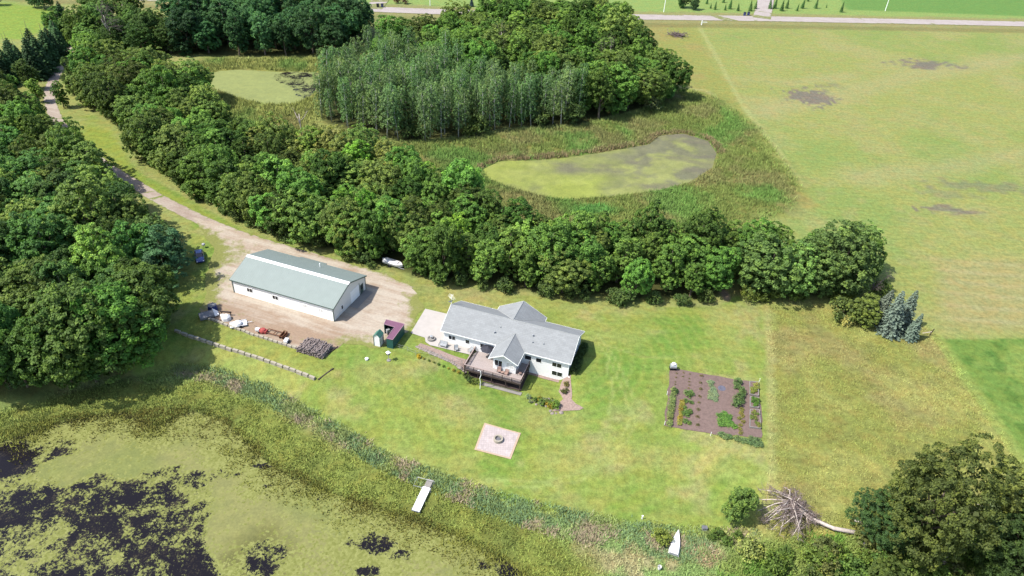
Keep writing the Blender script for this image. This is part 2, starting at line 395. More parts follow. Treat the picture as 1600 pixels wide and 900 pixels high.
M['shedroof'] = simple('green_shed_roof', lin(96, 160, 140), 0.6, 0.08, 2)
M['stone'] = simple('pale_block', lin(222, 212, 190), 0.9, 0.2, 1.5, bmp=0.03)
M['rock'] = simple('field_stone', lin(190, 176, 166), 0.9, 0.3, 1.5, bmp=0.05)
M['mulch'] = simple('pink_rock_mulch', lin(198, 172, 160), 0.95, 0.28, 3.5, bmp=0.05)
M['shademulch'] = simple('shade_dark_mulch', (0.045, 0.032, 0.028), 0.95, 0.3, 3, bmp=0.04)  # mulch tone with the shade below the deck painted in
M['soil'] = simple('garden_soil', lin(154, 130, 122), 0.95, 0.2, 2.5, bmp=0.05)
M['pinkpaver'] = None
def mat_paver():
    m, t, b, o = nodes('pink_pavers'); br = t.nodes.new('ShaderNodeTexBrick'); tc = t.nodes.new('ShaderNodeTexCoord'); t.links.new(tc.outputs['Object'], br.inputs['Vector'])
    br.inputs['Scale'].default_value = 1; br.inputs['Brick Width'].default_value = 0.4; br.inputs['Row Height'].default_value = 0.4; br.inputs['Mortar Size'].default_value = 0.01; br.offset = 0
    a = lin(238, 222, 218); br.inputs['Color1'].default_value = (*(a * 0.9), 1); br.inputs['Color2'].default_value = (*(a * 1.06), 1); br.inputs['Mortar'].default_value = (*(a * 0.6), 1)
    k = mrange(t, noise(t, 1.4, 5, 0.65), 0.3, 0.7, 0.88, 1.1); cmb = t.nodes.new('ShaderNodeCombineColor'); [t.links.new(k, cmb.inputs[i]) for i in range(3)]
    t.links.new(mixc(t, 1.0, br.outputs['Color'], cmb.outputs[0], 'MULTIPLY'), b.inputs['Base Color']); b.inputs['Roughness'].default_value = 0.9
    return m
M['pinkpaver'] = mat_paver()
M['border'] = simple('paver_border', lin(236, 208, 178), 0.9, 0.08, 3)
M['blue'] = simple('blue_tarp', lin(40, 66, 140, 2.6), 0.5, 0.15, 2)
M['tarpgrey'] = simple('grey_tarp', lin(150, 150, 156), 0.6, 0.2, 2)
M['tarpwhite'] = simple('white_tarp', lin(240, 238, 236, 1.6), 0.6, 0.06, 2)
M['red'] = simple('red_paint', lin(222, 100, 92), 0.5, 0.15, 3)
M['rust'] = simple('rusty_steel', lin(150, 96, 62), 0.8, 0.25, 3)
M['firewood'] = simple('split_firewood', lin(186, 170, 164), 0.9, 0.35, 2.5)
M['carpaint'] = simple('blue_car_paint', (0.02, 0.035, 0.14), 0.25, 0.05, 1, metal=0.3, sp=0.8)
M['rubber'] = simple('black_rubber', (0.015, 0.015, 0.016), 0.8, 0.1, 3)
M['bluepatch'] = simple('blue_grey_stone', lin(130, 130, 148), 0.9, 0.2, 3)
M['yellowrail'] = simple('yellow_paint', lin(232, 200, 60), 0.6, 0.1, 2)

# ---------------------------------------------------------------- ground colours
Z_FARFIELD = UP([(-400, -60), (-400, 60), (40, 62), (85, 40), (95, 12), (60, 8), (-20, 2)])
Z_LAWN = UP([(118, 185), (150, 182), (182, 208), (215, 268), (300, 315), (390, 365), (480, 392), (560, 418), (640, 440), (720, 450), (800, 462), (900, 474), (1000, 482), (1120, 480), (1150, 462), (1186, 478),
             (1198, 530), (1200, 640), (1203, 760), (1190, 812), (1100, 822), (1000, 816), (900, 798), (800, 775), (700, 742), (620, 715), (520, 660), (420, 604), (350, 578), (280, 566), (225, 585), (200, 570), (235, 520), (232, 470), (275, 430),
             (290, 385), (300, 345), (230, 300), (160, 245), (120, 225)], -0.6)
Z_ROUGH = UP([(1198, 474), (1330, 470), (1440, 500), (1468, 528), (1600, 724), (1800, 1000), (1600, 900), (1200, 840), (1203, 640)])
Z_HAY = UP([(1430, 395), (1800, 385), (1800, 530), (1466, 526), (1450, 480)])
Z_ALF = UP([(1466, 528), (1900, 526), (2300, 900), (1700, 860), (1600, 722)])
Z_LEFT = UP([(975, 36), (1090, 38), (1130, 110), (1180, 185), (1260, 290), (1300, 330), (1150, 330), (1050, 160), (975, 90)])
Z_MARSH2 = UP([(540, 225), (520, 200), (640, 212), (760, 200), (900, 190), (1000, 165), (1060, 135), (1120, 150), (1190, 200), (1255, 290), (1240, 330), (1150, 370), (1000, 400), (850, 370), (740, 340), (640, 300)])
Z_MARSH1 = UP([(300, 100), (330, 90), (540, 88), (560, 110), (500, 195), (545, 225), (620, 265), (560, 285), (440, 262), (380, 238), (335, 200), (315, 150)])
Z_FARGREEN = UP([(-2500, 2), (230, -6), (400, -4), (760, 12), (980, 18), (1200, 20), (1600, 28), (2400, 45), (3000, -200), (-3000, -200)])
Z_BACKGREEN = UP([(1318, 16), (1620, 27), (2000, 36), (2200, -40), (1290, -40)])
F_WEST = [(-1200, 640), (0, 618), (60, 612), (130, 600), (195, 580), (222, 525), (228, 480), (258, 460), (272, 442), (262, 405), (215, 352), (165, 308), (115, 270), (78, 236), (50, 205), (32, 172), (20, 150), (-10, 130), (-100, 95), (-1200, 150)]
F_STRIP = [(135, 160), (160, 182), (205, 205), (240, 258), (312, 304), (392, 354), (445, 370), (505, 386), (548, 405), (600, 420), (645, 433), (720, 442), (800, 452), (900, 464), (1000, 471), (1118, 470), (1150, 440), (1190, 466), (1330, 464),
           (1355, 440), (1335, 415), (1200, 400), (1050, 400), (900, 396), (780, 375), (720, 335), (660, 298), (590, 268), (520, 262), (445, 256), (392, 240), (352, 216), (328, 185), (302, 155), (240, 130), (150, 118)]
F_GROVE = [(498, 192), (560, 213), (640, 224), (740, 214), (800, 202), (900, 198), (1000, 174), (1052, 152), (1022, 125), (990, 85), (962, 55), (800, 42), (700, 62), (620, 85), (560, 120), (510, 150)]
F_NORTH = [(100, 70), (190, 92), (285, 84), (340, 90), (430, 90), (545, 86), (575, 62), (560, 45), (400, 38), (300, 44), (110, 56)]
WOODS = [UP(p) for p in (F_WEST, F_STRIP, F_GROVE, F_NORTH)]
DRIVE_C = [(700, 470), (640, 455), (585, 434), (560, 425), (500, 406), (440, 389), (390, 374), (345, 357), (308, 341), (268, 321), (240, 306), (215, 290), (190, 276), (160, 256), (128, 234), (106, 212), (90, 190), (79, 165), (76, 145), (86, 118), (101, 90), (118, 60), (150, 30), (200, 0)]
DRIVE = UP(DRIVE_C[1:])
ROAD = UP([(-600, -46), (-200, -30), (60, -12), (230, -2), (330, 1), (400, 5), (460, 9), (545, 13), (670, 18), (760, 21), (870, 24.5), (980, 26.5), (1100, 28), (1200, 29.5), (1400, 33.5), (1600, 37.5), (2000, 47), (2600, 62)])

def ground_color(x, y):
    c = ground_color0(x, y); l = c.mean(1, keepdims=True); return (c * .92 + l * .08) * np.array([.93, .975, .88])
def ground_color0(x, y):
    n40 = fbm(x, y, 40, 1, 5); n12 = fbm(x, y, 12, 2, 5); n5 = fbm(x, y, 5, 3, 4); n80 = fbm(x, y, 80, 9, 4)
    c = np.zeros(x.shape + (3,))
    def mix(cc, f): c[:] = c * (1 - f[..., None]) + np.asarray(cc) * f[..., None]
    def wob(d, a=3.0, s=12): return d + a * (fbm(x, y, s, 31, 4) - 0.5) * 2
    # pasture
    c[:] = lin(178, 188, 106)
    mix(lin(158, 184, 98), ss(0.50, 0.70, n40) * .8); mix(lin(192, 190, 126), ss(0.48, 0.70, n12 * 0.55 + n80 * 0.45) * 0.7)
    mix(lin(186, 180, 122), ss(0.55, 0.75, n5) * 0.4)
    band = np.zeros_like(x)
    for ln, w in ((UP([(1180, 175), (1300, 150), (1420, 120), (1600, 90), (1750, 80)]), 10), (UP([(1340, 275), (1450, 265), (1600, 240)]), 9), (UP([(1230, 130), (1330, 118)]), 6)):
        band = np.maximum(band, 1 - ss(0, w, pdist(x, y, ln) + 9 * (n12 - 0.5)))
    mix(lin(200, 192, 142), band * 0.45)
    far = sdf(x, y, Z_FARGREEN); mix(lin(166, 196, 108), ss(-6, 0, -far)); d = sdf(x, y, Z_BACKGREEN); mix(lin(128, 176, 88), ss(0, 3, -d))
    # bare, purple-grey wet spots in the pasture
    for (px, py, rx, ry, k) in ((1262, 150, 9, 10, 1.0), (1452, 102, 16, 6, 1.0), (1478, 328, 7, 2.6, 0.9), (1560, 292, 18, 3.5, 0.55), (1480, 303, 10, 3, 0.4), (1300, 135, 6, 3, .5)):
        cx, cy = U(px, py); r = np.hypot((x - cx) / rx, (y - cy) / ry) + 1.0 * (fbm(x, y, 6, 77, 5) - 0.5) + 1.3 * (vnoise(x / 1.3, y / 1.6, 78) - .5)
        mix(lin(140, 128, 132), (1 - ss(0.55, 1.0, r)) * k * .8)
    # left of the trodden line
    d = wob(sdf(x, y, Z_LEFT)); mix(lin(176, 182, 98), ss(0, 3, -d)); mix(lin(188, 176, 108), ss(0, 3, -d) * ss(0.5, 0.7, n12) * 0.7)
    for ln, w, cc in ((UP([(1092, 40), (1130, 108), (1160, 165), (1200, 215), (1258, 292)]), 1.0, (200, 204, 132)), (UP([(1060, 134), (1105, 143), (1125, 160), (1128, 185)]), 1.1, (212, 206, 140))):
        mix(lin(*cc), (1 - ss(w * 0.5, w * 1.4, pdist(x, y, ln) + 1.5 * (n5 - 0.5))) * 0.6)
    # hay stubble with windrows
    d = wob(sdf(x, y, Z_HAY), 4); f = ss(0, 6, -d)
    mix(lin(188, 184, 122), f); st = 0.5 + 0.5 * np.sin((y * 0.998 + 0.02 * x) * 2 * math.pi / 4.6 + 2.0 * (n12 - 0.5)); mix(lin(208, 198, 150), f * ss(0.55, 0.95, st) * (0.05 + 0.55 * n5))
    # rough dry field
    d = wob(sdf(x, y, Z_ROUGH), 1.5, 6); f = ss(0, 2, -d)
    mix(lin(168, 174, 90), f); mix(lin(182, 168, 112), f * ss(0.48, 0.72, n12) * .7); mix(lin(190, 190, 108), f * ss(0.5, 0.72, fbm(x, y, 7, 41, 5)) * 0.8); mix(lin(150, 150, 84), f * ss(0.55, 0.72, fbm(x, y, 3, 45, 4)) * 0.5)
    e = pdist(x, y, UP([(1198, 480), (1206, 560), (1203, 650), (1205, 790)])); mix(lin(206, 198, 134), (1 - ss(0.2, 1.3, e + 2.5 * (n5 - 0.5))) * 0.45)
    # green crop
    d = sdf(x, y, Z_ALF) + 0.8 * (n5 - 0.5); f = ss(0, 0.8, -d); mix(lin(136, 172, 78), f); mix(lin(158, 186, 92), f * ss(0.5, 0.72, fbm(x, y, 5, 51, 5)) * 0.8); mix(lin(86, 136, 56), f * ss(0.55, 0.7, fbm(x, y, 2.4, 52, 3)) * 0.6)
    e = pdist(x, y, UP([(1466, 528), (1530, 620), (1600, 722)])); mix(lin(170, 190, 96), (1 - ss(0.8, 1.8, e)) * 0.7)
    # north west field, verges
    d = wob(sdf(x, y, Z_FARFIELD)); mix(lin(160, 190, 76), ss(0, 3, -d))
    r = pdist(x, y, ROAD); mix(lin(176, 168, 118), (1 - ss(8, 12, r + 6 * (n5 - 0.5))) * 0.7)
    f = (1 - ss(2.2, 4.2, np.abs(r - 13) + 1.5 * (n5 - .5))) * (y < np.interp(x, ROAD[:, 0], ROAD[:, 1])); mix(lin(150, 138, 92), f * 0.6)
    f = ss(0, 6, -sdf(x, y, UP([(545, 20), (760, 28), (720, 55), (600, 82), (560, 60)]))); mix(lin(158, 164, 100), f)
    # lawn
    d = sdf(x, y, Z_LAWN) + 0.6 * (n5 - 0.5); f = ss(0, 0.9, -d)
    mix(lin(161, 183, 85), f)
    mix(lin(190, 194, 112), f * ss(0.44, 0.64, fbm(x, y, 15, 61, 5)) * 0.55)
    mix(lin(138, 176, 72), f * ss(0.52, 0.70, fbm(x, y, 11, 64, 4)) * 0.85)
    mix(lin(205, 190, 140), f * ss(0.60, 0.75, fbm(x, y, 8, 66, 4)) * 0.5)
    gc = [(545, 560, 6, 4), (975, 600, 4, 9), (985, 580, 5, 7), (1010, 560, 9, 5), (700, 600, 5, 4), (935, 620, 3, 6), (1050, 540, 10, 3), (880, 650, 6, 3)]
    for (px, py, rx, ry) in gc:
        cx, cy = U(px, py, -1); q = np.hypot((x - cx) / rx, (y - cy) / ry) + 0.8 * (n5 - 0.5); mix(lin(140, 180, 76), f * (1 - ss(0.3, 1.1, q)) * 0.7)
    for (px, py, rx, ry) in ((700, 625, 9, 4), (860, 655, 7, 4), (920, 710, 10, 4), (1080, 720, 12, 4), (600, 590, 6, 3), (940, 490, 14, 3), (735, 650, 5, 3), (1150, 500, 10, 5)):
        cx, cy = U(px, py, -1.5); q = np.hypot((x - cx) / rx, (y - cy) / ry) + 1.0 * (n5 - 0.5); mix(lin(194, 190, 120), f * (1 - ss(0.3, 1.1, q)) * 0.5)
    # mower arcs and wheel tracks
    cx, cy = U(880, 560, -1.5); rr = np.hypot(x - cx, (y - cy)); sw = 0.5 + 0.5 * np.sin(rr * 2 * math.pi / 2.1 + n12 * 3); mix(lin(182, 196, 102), f * ss(0.5, 1, sw) * 0.38)
    for ln in (UP([(925, 535), (950, 570), (975, 620), (985, 655), (965, 700), (920, 730), (850, 745), (760, 738)], -1.5), UP([(932, 532), (960, 570), (990, 630), (990, 670), (965, 712), (905, 745), (830, 752), (740, 742)], -1.5),
               UP([(940, 540), (1000, 560), (1060, 562)], -.5), UP([(945, 575), (958, 615), (950, 650)], -1.3)):
        mix(lin(192, 206, 122), f * (1 - ss(0.12, 0.42, pdist(x, y, ln))) * 0.5)
    g2 = sdf(x, y, UP([(130, 188), (182, 205), (215, 268), (300, 315), (390, 365), (520, 400), (640, 440), (560, 432), (400, 385), (300, 348), (160, 250), (120, 225)])); mix(lin(168, 186, 72), ss(0, 2, -g2) * 0.75)
    g3 = sdf(x, y, UP([(280, 525), (318, 498), (510, 562), (560, 560), (500, 592)], -1.0)); mix(lin(172, 178, 82), ss(0, 1, -g3) * 0.5)
    mix(lin(196, 184, 122), f * (1 - ss(0, 8, pdist(x, y, UP([(640, 445), (700, 470), (760, 462)])) + 6 * (n5 - .5))) * 0.5)
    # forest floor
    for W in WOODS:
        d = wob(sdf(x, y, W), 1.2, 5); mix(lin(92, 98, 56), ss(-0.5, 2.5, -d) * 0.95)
    # marshes
    for W, cc in ((Z_MARSH2, (146, 154, 80)), (Z_MARSH1, (164, 170, 88))):
        d = wob(sdf(x, y, W), 4, 10); f = ss(-3, 6, -d)
        for Q in WOODS[1:3]: f = f * ss(-1, 1, sdf(x, y, Q))
        mix(lin(*cc), f); mix(lin(160, 144, 98), f * ss(0.5, 0.68, n12) * 0.6); mix(lin(122, 160, 76), f * ss(0.52, 0.7, fbm(x, y, 14, 71, 4)) * 0.8)
    cx, cy = U(935, 325); q = np.hypot((x - cx) / 7, (y - cy) / 4) + .8 * (n5 - .5); mix(lin(96, 160, 76), (1 - ss(.4, 1.1, q)) * .8)
    d = sdf(x, y, MARSH); f = ss(-3, 1.5, -d + 2.5 * (n5 - 0.5))
    inl = ss(-0.5, 0.5, sdf(x, y, Z_LAWN)); f = f * inl * (x < 60)
    dl = sdf(x, y, LAKE)
    mix(lin(154, 182, 108), f); mix(lin(200, 184, 142), f * ss(0.5, 0.66, fbm(x, y, 4, 81, 4)) * 0.8)
    mix(lin(156, 168, 80), f * (1 - ss(6, 10, dl + 4 * (n5 - 0.5)))); mix(lin(140, 152, 74), f * (1 - ss(3, 7, dl + 4 * (n12 - 0.5))) * ss(0.45, 0.62, n5))
    cx, cy = U(1100, 862, -2.5); q = np.hypot((x - cx) / 3.5, (y - cy) / 2.2) + 0.9 * (fbm(x, y, 2.5, 90, 4) - 0.5); mix(lin(206, 172, 142), (1 - ss(0.5, 1.1, q)) * 0.9)
    cx, cy = U(1133, 461); q = np.hypot((x - cx) / 1.1, (y - cy) / 2.6); mix(lin(206, 168, 150), (1 - ss(0.6, 1.1, q)) * 0.9)
    # under water
    mix(lin(70, 66, 50), ss(-0.2, 1.0, -dl))
    return np.clip(c, 0.002, 1)

# ---------------------------------------------------------------- ground sheet
def grid_mesh(name, xs, ys, zf, mat, attrs, label_kind='structure'):
    X, Y = np.meshgrid(xs, ys); x, y = X.ravel(), Y.ravel()
    z = zf(x, y); nx, ny = len(xs), len(ys)
    me = bpy.data.meshes.new(name); me.vertices.add(nx * ny)
    me.vertices.foreach_set('co', np.stack([x, y, z], 1).ravel())
    i = (np.arange(ny - 1)[:, None] * nx + np.arange(nx - 1)[None, :]).ravel()
    q = np.stack([i, i + 1, i + nx + 1, i + nx], 1).ravel(); nf = len(i)
    me.loops.add(nf * 4); me.loops.foreach_set('vertex_index', q)
    me.polygons.add(nf); me.polygons.foreach_set('loop_start', np.arange(nf) * 4)
    me.polygons.foreach_set('use_smooth', np.ones(nf, bool))
    me.update(calc_edges=True)
    for an, fn in attrs.items():
        v = fn(x, y)
        if v.ndim == 2:
            a = me.attributes.new(an, 'FLOAT_COLOR', 'POINT'); a.data.foreach_set('color', np.concatenate([v, np.ones((len(v), 1))], 1).ravel().astype(np.float32))
        else:
            a = me.attributes.new(an, 'FLOAT', 'POINT'); a.data.foreach_set('value', v.astype(np.float32))
    me.materials.append(mat); o = bpy.data.objects.new(name, me); link(o); o['kind'] = label_kind
    return o
xs = np.concatenate([[-3000, -1500, -900, -600, -450], np.arange(-360, -110, 2.0), np.arange(-110, 110, 0.55), np.arange(110, 420, 2.0), [520, 700, 1000, 1600, 3000]])
ys = np.concatenate([[-300, -60, 0, 20, 32], np.arange(38, 160, 0.55), np.arange(160, 240, 1.0), np.arange(240, 470, 1.8), [500, 560, 700, 1000, 1800, 3500]])
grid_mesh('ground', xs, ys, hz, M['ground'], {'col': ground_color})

# ---------------------------------------------------------------- water
def duck_cov(x, y):
    c = np.full(x.shape, 0.97)
    D = UP([(-400, 700), (0, 700), (45, 712), (60, 742), (110, 748), (150, 728), (205, 742), (250, 728), (280, 712), (330, 730), (390, 728), (392, 748), (350, 765), (332, 795), (336, 840), (352, 905), (352, 1100), (-600, 1100)], -3.2)
    d = sdf(x, y, D) + 2.0 * (fbm(x, y, 5, 12, 4) - 0.5)
    ins = ss(-1.2, 2.2, -d)
    c = c * (1 - ins) + ins * (0.42 + 0.6 * (fbm(x * .8 + y * .35, y * 1.5 - x * .5, 6, 15, 4) - 0.45))
    for (px, py, rx, ry, k) in ((588, 848, 3.6, 2.2, .30), (546, 846, 1.6, 1.6, .42), (628, 868, 2.2, 1.3, .45), (575, 893, 3.0, 1.4, .42), (788, 862, 1.3, 4.8, .15), (800, 892, 3.0, 3, .2), (760, 880, 2.4, 1.4, .45), (20, 715, 6, 4, .2), (105, 705, 3.5, 1.6, .45),
                                (172, 642, 2.2, .6, .4), (415, 728, 2.8, .8, .35), (415, 760, 1.4, .5, .4), (90, 690, 4, .9, .5), (410, 880, 4.5, 5, .5), (500, 780, 1.5, .8, .6)):
        cx, cy = U(px, py, -3.2); q = np.hypot((x - cx) / rx, (y - cy) / ry) + 0.7 * (fbm(x, y, 2.2, 19, 3) - 0.5)
        f = 1 - ss(0.4, 1.25, q); c = c * (1 - f) + k * f
    return c
def duck_col(x, y):
    a = np.tile(lin(172, 172, 108), (len(x), 1)); f = ss(0.42, 0.62, fbm(x, y, 14, 21, 4))[:, None]
    a = a * (1 - f) + lin(160, 168, 98) * f
    dl = sdf(x, y, LAKE); e = (1 - ss(1, 7, -dl + 5 * (fbm(x, y, 5, 23, 3) - .5)))[:, None]; a = a * (1 - e * 0.6) + lin(158, 164, 84) * e * 0.6
    cx, cy = U(400, 880, -3.2); q = np.hypot((x - cx) / 6, (y - cy) / 7) + 0.7 * (fbm(x, y, 3, 29, 4) - .5); e = (1 - ss(.5, 1.2, q))[:, None]; a = a * (1 - e * .7) + lin(122, 122, 66) * e * .7
    return a
def duck_pads(x, y):
    p = 0.15 + 0.55 * ss(0.45, 0.65, fbm(x, y, 9, 25, 4))
    dl = sdf(x, y, LAKE); p = np.maximum(p, 0.75 * (1 - ss(1, 8, -dl + 5 * (fbm(x, y, 5, 23, 3) - .5))) * .8)
    p = np.maximum(p, 0.8 * (duck_cov(x, y) < 0.6))
    for px, py, r in ((590, 850, 9), (370, 700, 8)):
        cx, cy = U(px, py, -3.2); p = np.maximum(p, 0.9 * (1 - ss(.4, 1, np.hypot(x - cx, y - cy) / r)))
    return p
lx = np.arange(-130, 40, 0.6); ly = np.arange(28, 96, 0.6)
o = grid_mesh('lake_water', lx, ly, lambda x, y: np.full(x.shape, -3.2), M['water'], {'cov': duck_cov, 'col': duck_col, 'pads': duck_pads})
def pond_mesh(name, P, zl, colf, covf):
    x0, y0 = P.min(0) - 3; x1, y1 = P.max(0) + 3
    return grid_mesh(name, np.arange(x0, x1, 1.0), np.arange(y0, y1, 1.0), lambda x, y: np.full(x.shape, zl), M['water'], {'cov': covf, 'col': colf, 'pads': lambda x, y: np.full(x.shape, 0.0)})
def pcol(x, y):
    x0, y0 = U(760, 275, -.7); x1, y1 = U(1110, 245, -.7); t = np.clip((x - x0) / (x1 - x0), 0, 1) + 0.9 * (fbm(x, y, 14, 33, 5) - 0.5) + 0.25 * (fbm(x * .3, y, 5, 34, 4) - .5)
    f = ss(0.15, 0.75, t)[:, None]; a = lin(178, 190, 96) * (1 - f) + lin(150, 150, 118) * f
    h = ss(0.52, 0.66, fbm(x, y, 7, 36, 6))[:, None]; a = a * (1 - h * .6) + lin(192, 200, 112) * h * .6
    a = a * (.82 + .36 * fbm(x, y, 2.4, 37, 3))[:, None]
    h = ss(0.55, 0.66, fbm(x * .5, y * 1.5, 7, 38, 4))[:, None] * f; return a * (1 - h * .6) + lin(140, 134, 116) * h * .6
pond_mesh('pond_water', POND, -0.72, pcol, lambda x, y: np.full(x.shape, 1.05))
def p2col(x, y):
    return np.tile(lin(178, 188, 118), (len(x), 1)) * (0.92 + 0.16 * fbm(x, y, 6, 40, 3)[:, None])
def p2cov(x, y):
    a = np.array(U(400, 112, -.7)); b = np.array(U(462, 160, -.7)); n = np.array([b[1] - a[1], -(b[0] - a[0])]); n /= np.hypot(*n)
    s = -((x - a[0]) * n[0] + (y - a[1]) * n[1]); return np.where(sdf(x, y, UP([(425, 117), (450, 112), (520, 110), (510, 150), (480, 158), (462, 148), (450, 135), (430, 128)], -.7)) + 3 * (fbm(x, y, 7, 43, 3) - .5) < 0, 0.50, 1.05)
pond_mesh('pool_water', POOL, -0.72, p2col, p2cov)

# ---------------------------------------------------------------- draped sheets (drives, slabs, beds)
def drape(name, P, mat, dz=0.04, step=1.0, jitter=0.0, kind='structure', zfun=None, seed=0, frame=None):
    P = np.asarray(P, float); rnd = random.Random(seed)
    if jitter:
        out = []
        for i in range(len(P)):
            a, b = P[i], P[(i + 1) % len(P)]; L = np.hypot(*(b - a)); k = max(1, int(L / 0.7)); nn = np.array([-(b - a)[1], (b - a)[0]]) / (L + 1e-9)
            for j in range(k):
                p = a + (b - a) * j / k; out.append(p + nn * (vnoise(np.array([p[0] / 1.6]), np.array([p[1] / 1.6]), seed)[0] - 0.5) * 2 * jitter)
        P0, P = P, np.array(out)
    bm = bmesh.new(); f = bm.faces.new([bm.verts.new((p[0], p[1], 0)) for p in P]); bmesh.ops.triangulate(bm, faces=[f])
    x0, y0 = P.min(0); x1, y1 = P.max(0)
    for k in np.arange(math.floor(x0) + step, x1, step):
        bmesh.ops.bisect_plane(bm, geom=bm.verts[:] + bm.edges[:] + bm.faces[:], plane_co=(k, 0, 0), plane_no=(1, 0, 0))
    for k in np.arange(math.floor(y0) + step, y1, step):
        bmesh.ops.bisect_plane(bm, geom=bm.verts[:] + bm.edges[:] + bm.faces[:], plane_co=(0, k, 0), plane_no=(0, 1, 0))
    co = np.array([v.co[:] for v in bm.verts]); z = (hz(co[:, 0], co[:, 1]) if zfun is None else zfun(co[:, 0], co[:, 1])) + dz
    for v, q in zip(bm.verts, z): v.co.z = q
    bmesh.ops.recalc_face_normals(bm, faces=bm.faces)
    if bm.faces and sum(f.normal.z for f in bm.faces) < 0: bmesh.ops.reverse_faces(bm, faces=bm.faces)
    me = bpy.data.meshes.new(name); bm.to_mesh(me); bm.free(); me.materials.append(mat)
    d = -sdf(co[:, 0], co[:, 1], P)
    if name == 'gravel_yard':
        q = np.zeros(len(d))
        for px, py, r, k in ((352, 398, 6, 3.2), (338, 375, 5, 2.2), (335, 440, 5, 2.6), (322, 475, 5, 2.4), (655, 468, 5, 2.6), (640, 440, 4, 2.0), (515, 545, 4, 2.2), (340, 495, 4, 2.2), (385, 505, 3, 1.6), (440, 528, 3, 1.5), (560, 535, 4, 1.6), (375, 492, 2.5, 1.2)):
            cx, cy = U(px, py); q = np.maximum(q, k * np.clip(1.3 - np.hypot(co[:, 0] - cx, co[:, 1] - cy) / r, 0, 1) ** .7)
        d = np.minimum(d, 3.0) - q * .8
        d = np.maximum(d, 2.6 - .55 * pdist(co[:, 0], co[:, 1], UP([(338, 492), (375, 506), (420, 520), (460, 535), (500, 545)])))
        d = np.maximum(d, 3.4 - 1.6 * pdist(co[:, 0], co[:, 1], smooth_line(DRIVE, 1)))
        b2 = me.attributes.new('dirt', 'FLOAT', 'POINT'); b2.data.foreach_set('value', (1 - ss(1, 6, np.abs(pdist(co[:, 0], co[:, 1], UP([(340, 486), (400, 508), (460, 528), (525, 540)]))))).astype(np.float32))
    a = me.attributes.new('edge', 'FLOAT', 'POINT'); a.data.foreach_set('value', d.astype(np.float32))
    o = bpy.data.objects.new(name, me); link(o)
    if kind: o['kind'] = kind
    return o
def ribbon(line, hw):
    L = [Vector((p[0], p[1])) for p in line]; a, b = [], []
    for i, p in enumerate(L):
        d = (L[min(i + 1, len(L) - 1)] - L[max(i - 1, 0)]).normalized(); n = Vector((-d.y, d.x))
        a.append(tuple(p + n * hw)); b.append(tuple(p - n * hw))
    return np.array(a + b[::-1])
def smooth_line(P, it=2):
    P = np.asarray(P, float)
    for _ in range(it):
        Q = [P[0]]
        for i in range(len(P) - 1): Q += [P[i] * .75 + P[i + 1] * .25, P[i] * .25 + P[i + 1] * .75]
        Q.append(P[-1]); P = np.array(Q)
    return P
drape('road', ribbon(smooth_line(ROAD, 1), 4.6), M['road'], 0.10, 12.0)
drape('side_road', ribbon(smooth_line(UP([(583, 14), (590, 6), (600, -8), (612, -30)]), 1), 4.0), M['road'], 0.14, 12)
drape('farm_lane', ribbon(smooth_line(UP([(1190, 29), (1193, 16), (1196, 2), (1200, -14), (1206, -40)]), 1), 4.2), M['road'], 0.14, 12)
drape('driveway', ribbon(smooth_line(UP(DRIVE_C[1:]), 1), 1.75), M['drive'], 0.03, 3.0)
drape('gravel_yard', UP([(300, 338), (345, 351), (400, 370), (470, 391), (550, 413), (600, 428), (636, 443), (652, 460), (662, 480), (652, 498), (642, 517), (632, 522), (592, 546), (560, 538), (535, 535), (510, 558), (478, 549), (440, 537), (400, 522), (350, 506),
                         (322, 497), (310, 482), (322, 466), (318, 440), (328, 415), (336, 388), (318, 362)]), M['gravel'], 0.04, 1.5, 0.5, seed=3)
drape('concrete_apron', UP([(664.5, 482.8), (712, 494), (706, 545), (665, 528.5), (641.6, 520.6)]), M['concrete'], 0.09, 4)
drape('concrete_patio', UP([(664, 529), (666, 523), (705, 524), (760, 540), (742, 556), (731, 554), (672, 540), (665, 535)]), M['concrete'], 0.13, 4)
drape('mulch_bed', [HF.w(*q) for q in ((-3.6, -2.6), (-3.4, -1.5), (5.2, -2.6), (6.8, -2.4), (6.9, -4.2), (5.2, -4.3))], M['mulch'], 0.06, 1.0, 0.12)
drape('stone_strip', [HF.w(*q) for q in ((8.2, -6.0), (17.9, -5.9), (17.9, -5.1), (8.2, -5.1))], M['slabgrey'], 0.10, 1.0)
drape('deck_shade_mulch', [HF.w(*q) for q in ((7.3, -4.9), (17.6, -4.9), (17.5, .5), (7.3, .5))], M['shademulch'], 0.06, 1.0, .1)  # dark mulch sheet, under-deck shade put into its colour
drape('wall_mulch', [HF.w(*q) for q in ((17.2, -0.1), (23.3, -0.2), (23.2, 0.85), (17.0, 0.95))], M['mulch'], 0.06, 1.0, 0.1)
path = drape('stone_path', [tuple(g(*q)[:2]) for q in ((881, 590), (892, 586), (893, 606), (893, 624), (900, 631), (912, 638), (905, 641), (862, 643), (868, 634), (880, 624), (872, 612), (876, 602))], M['mulch'], 0.07, 1.0, 0.15)
drape('garden_soil', [tuple(g(*q)[:2]) for q in ((1047, 574), (1110, 586), (1185, 599), (1189, 640), (1190, 684), (1130, 681), (1038, 665))], M['soil'], 0.07, 1.0, 0.22)

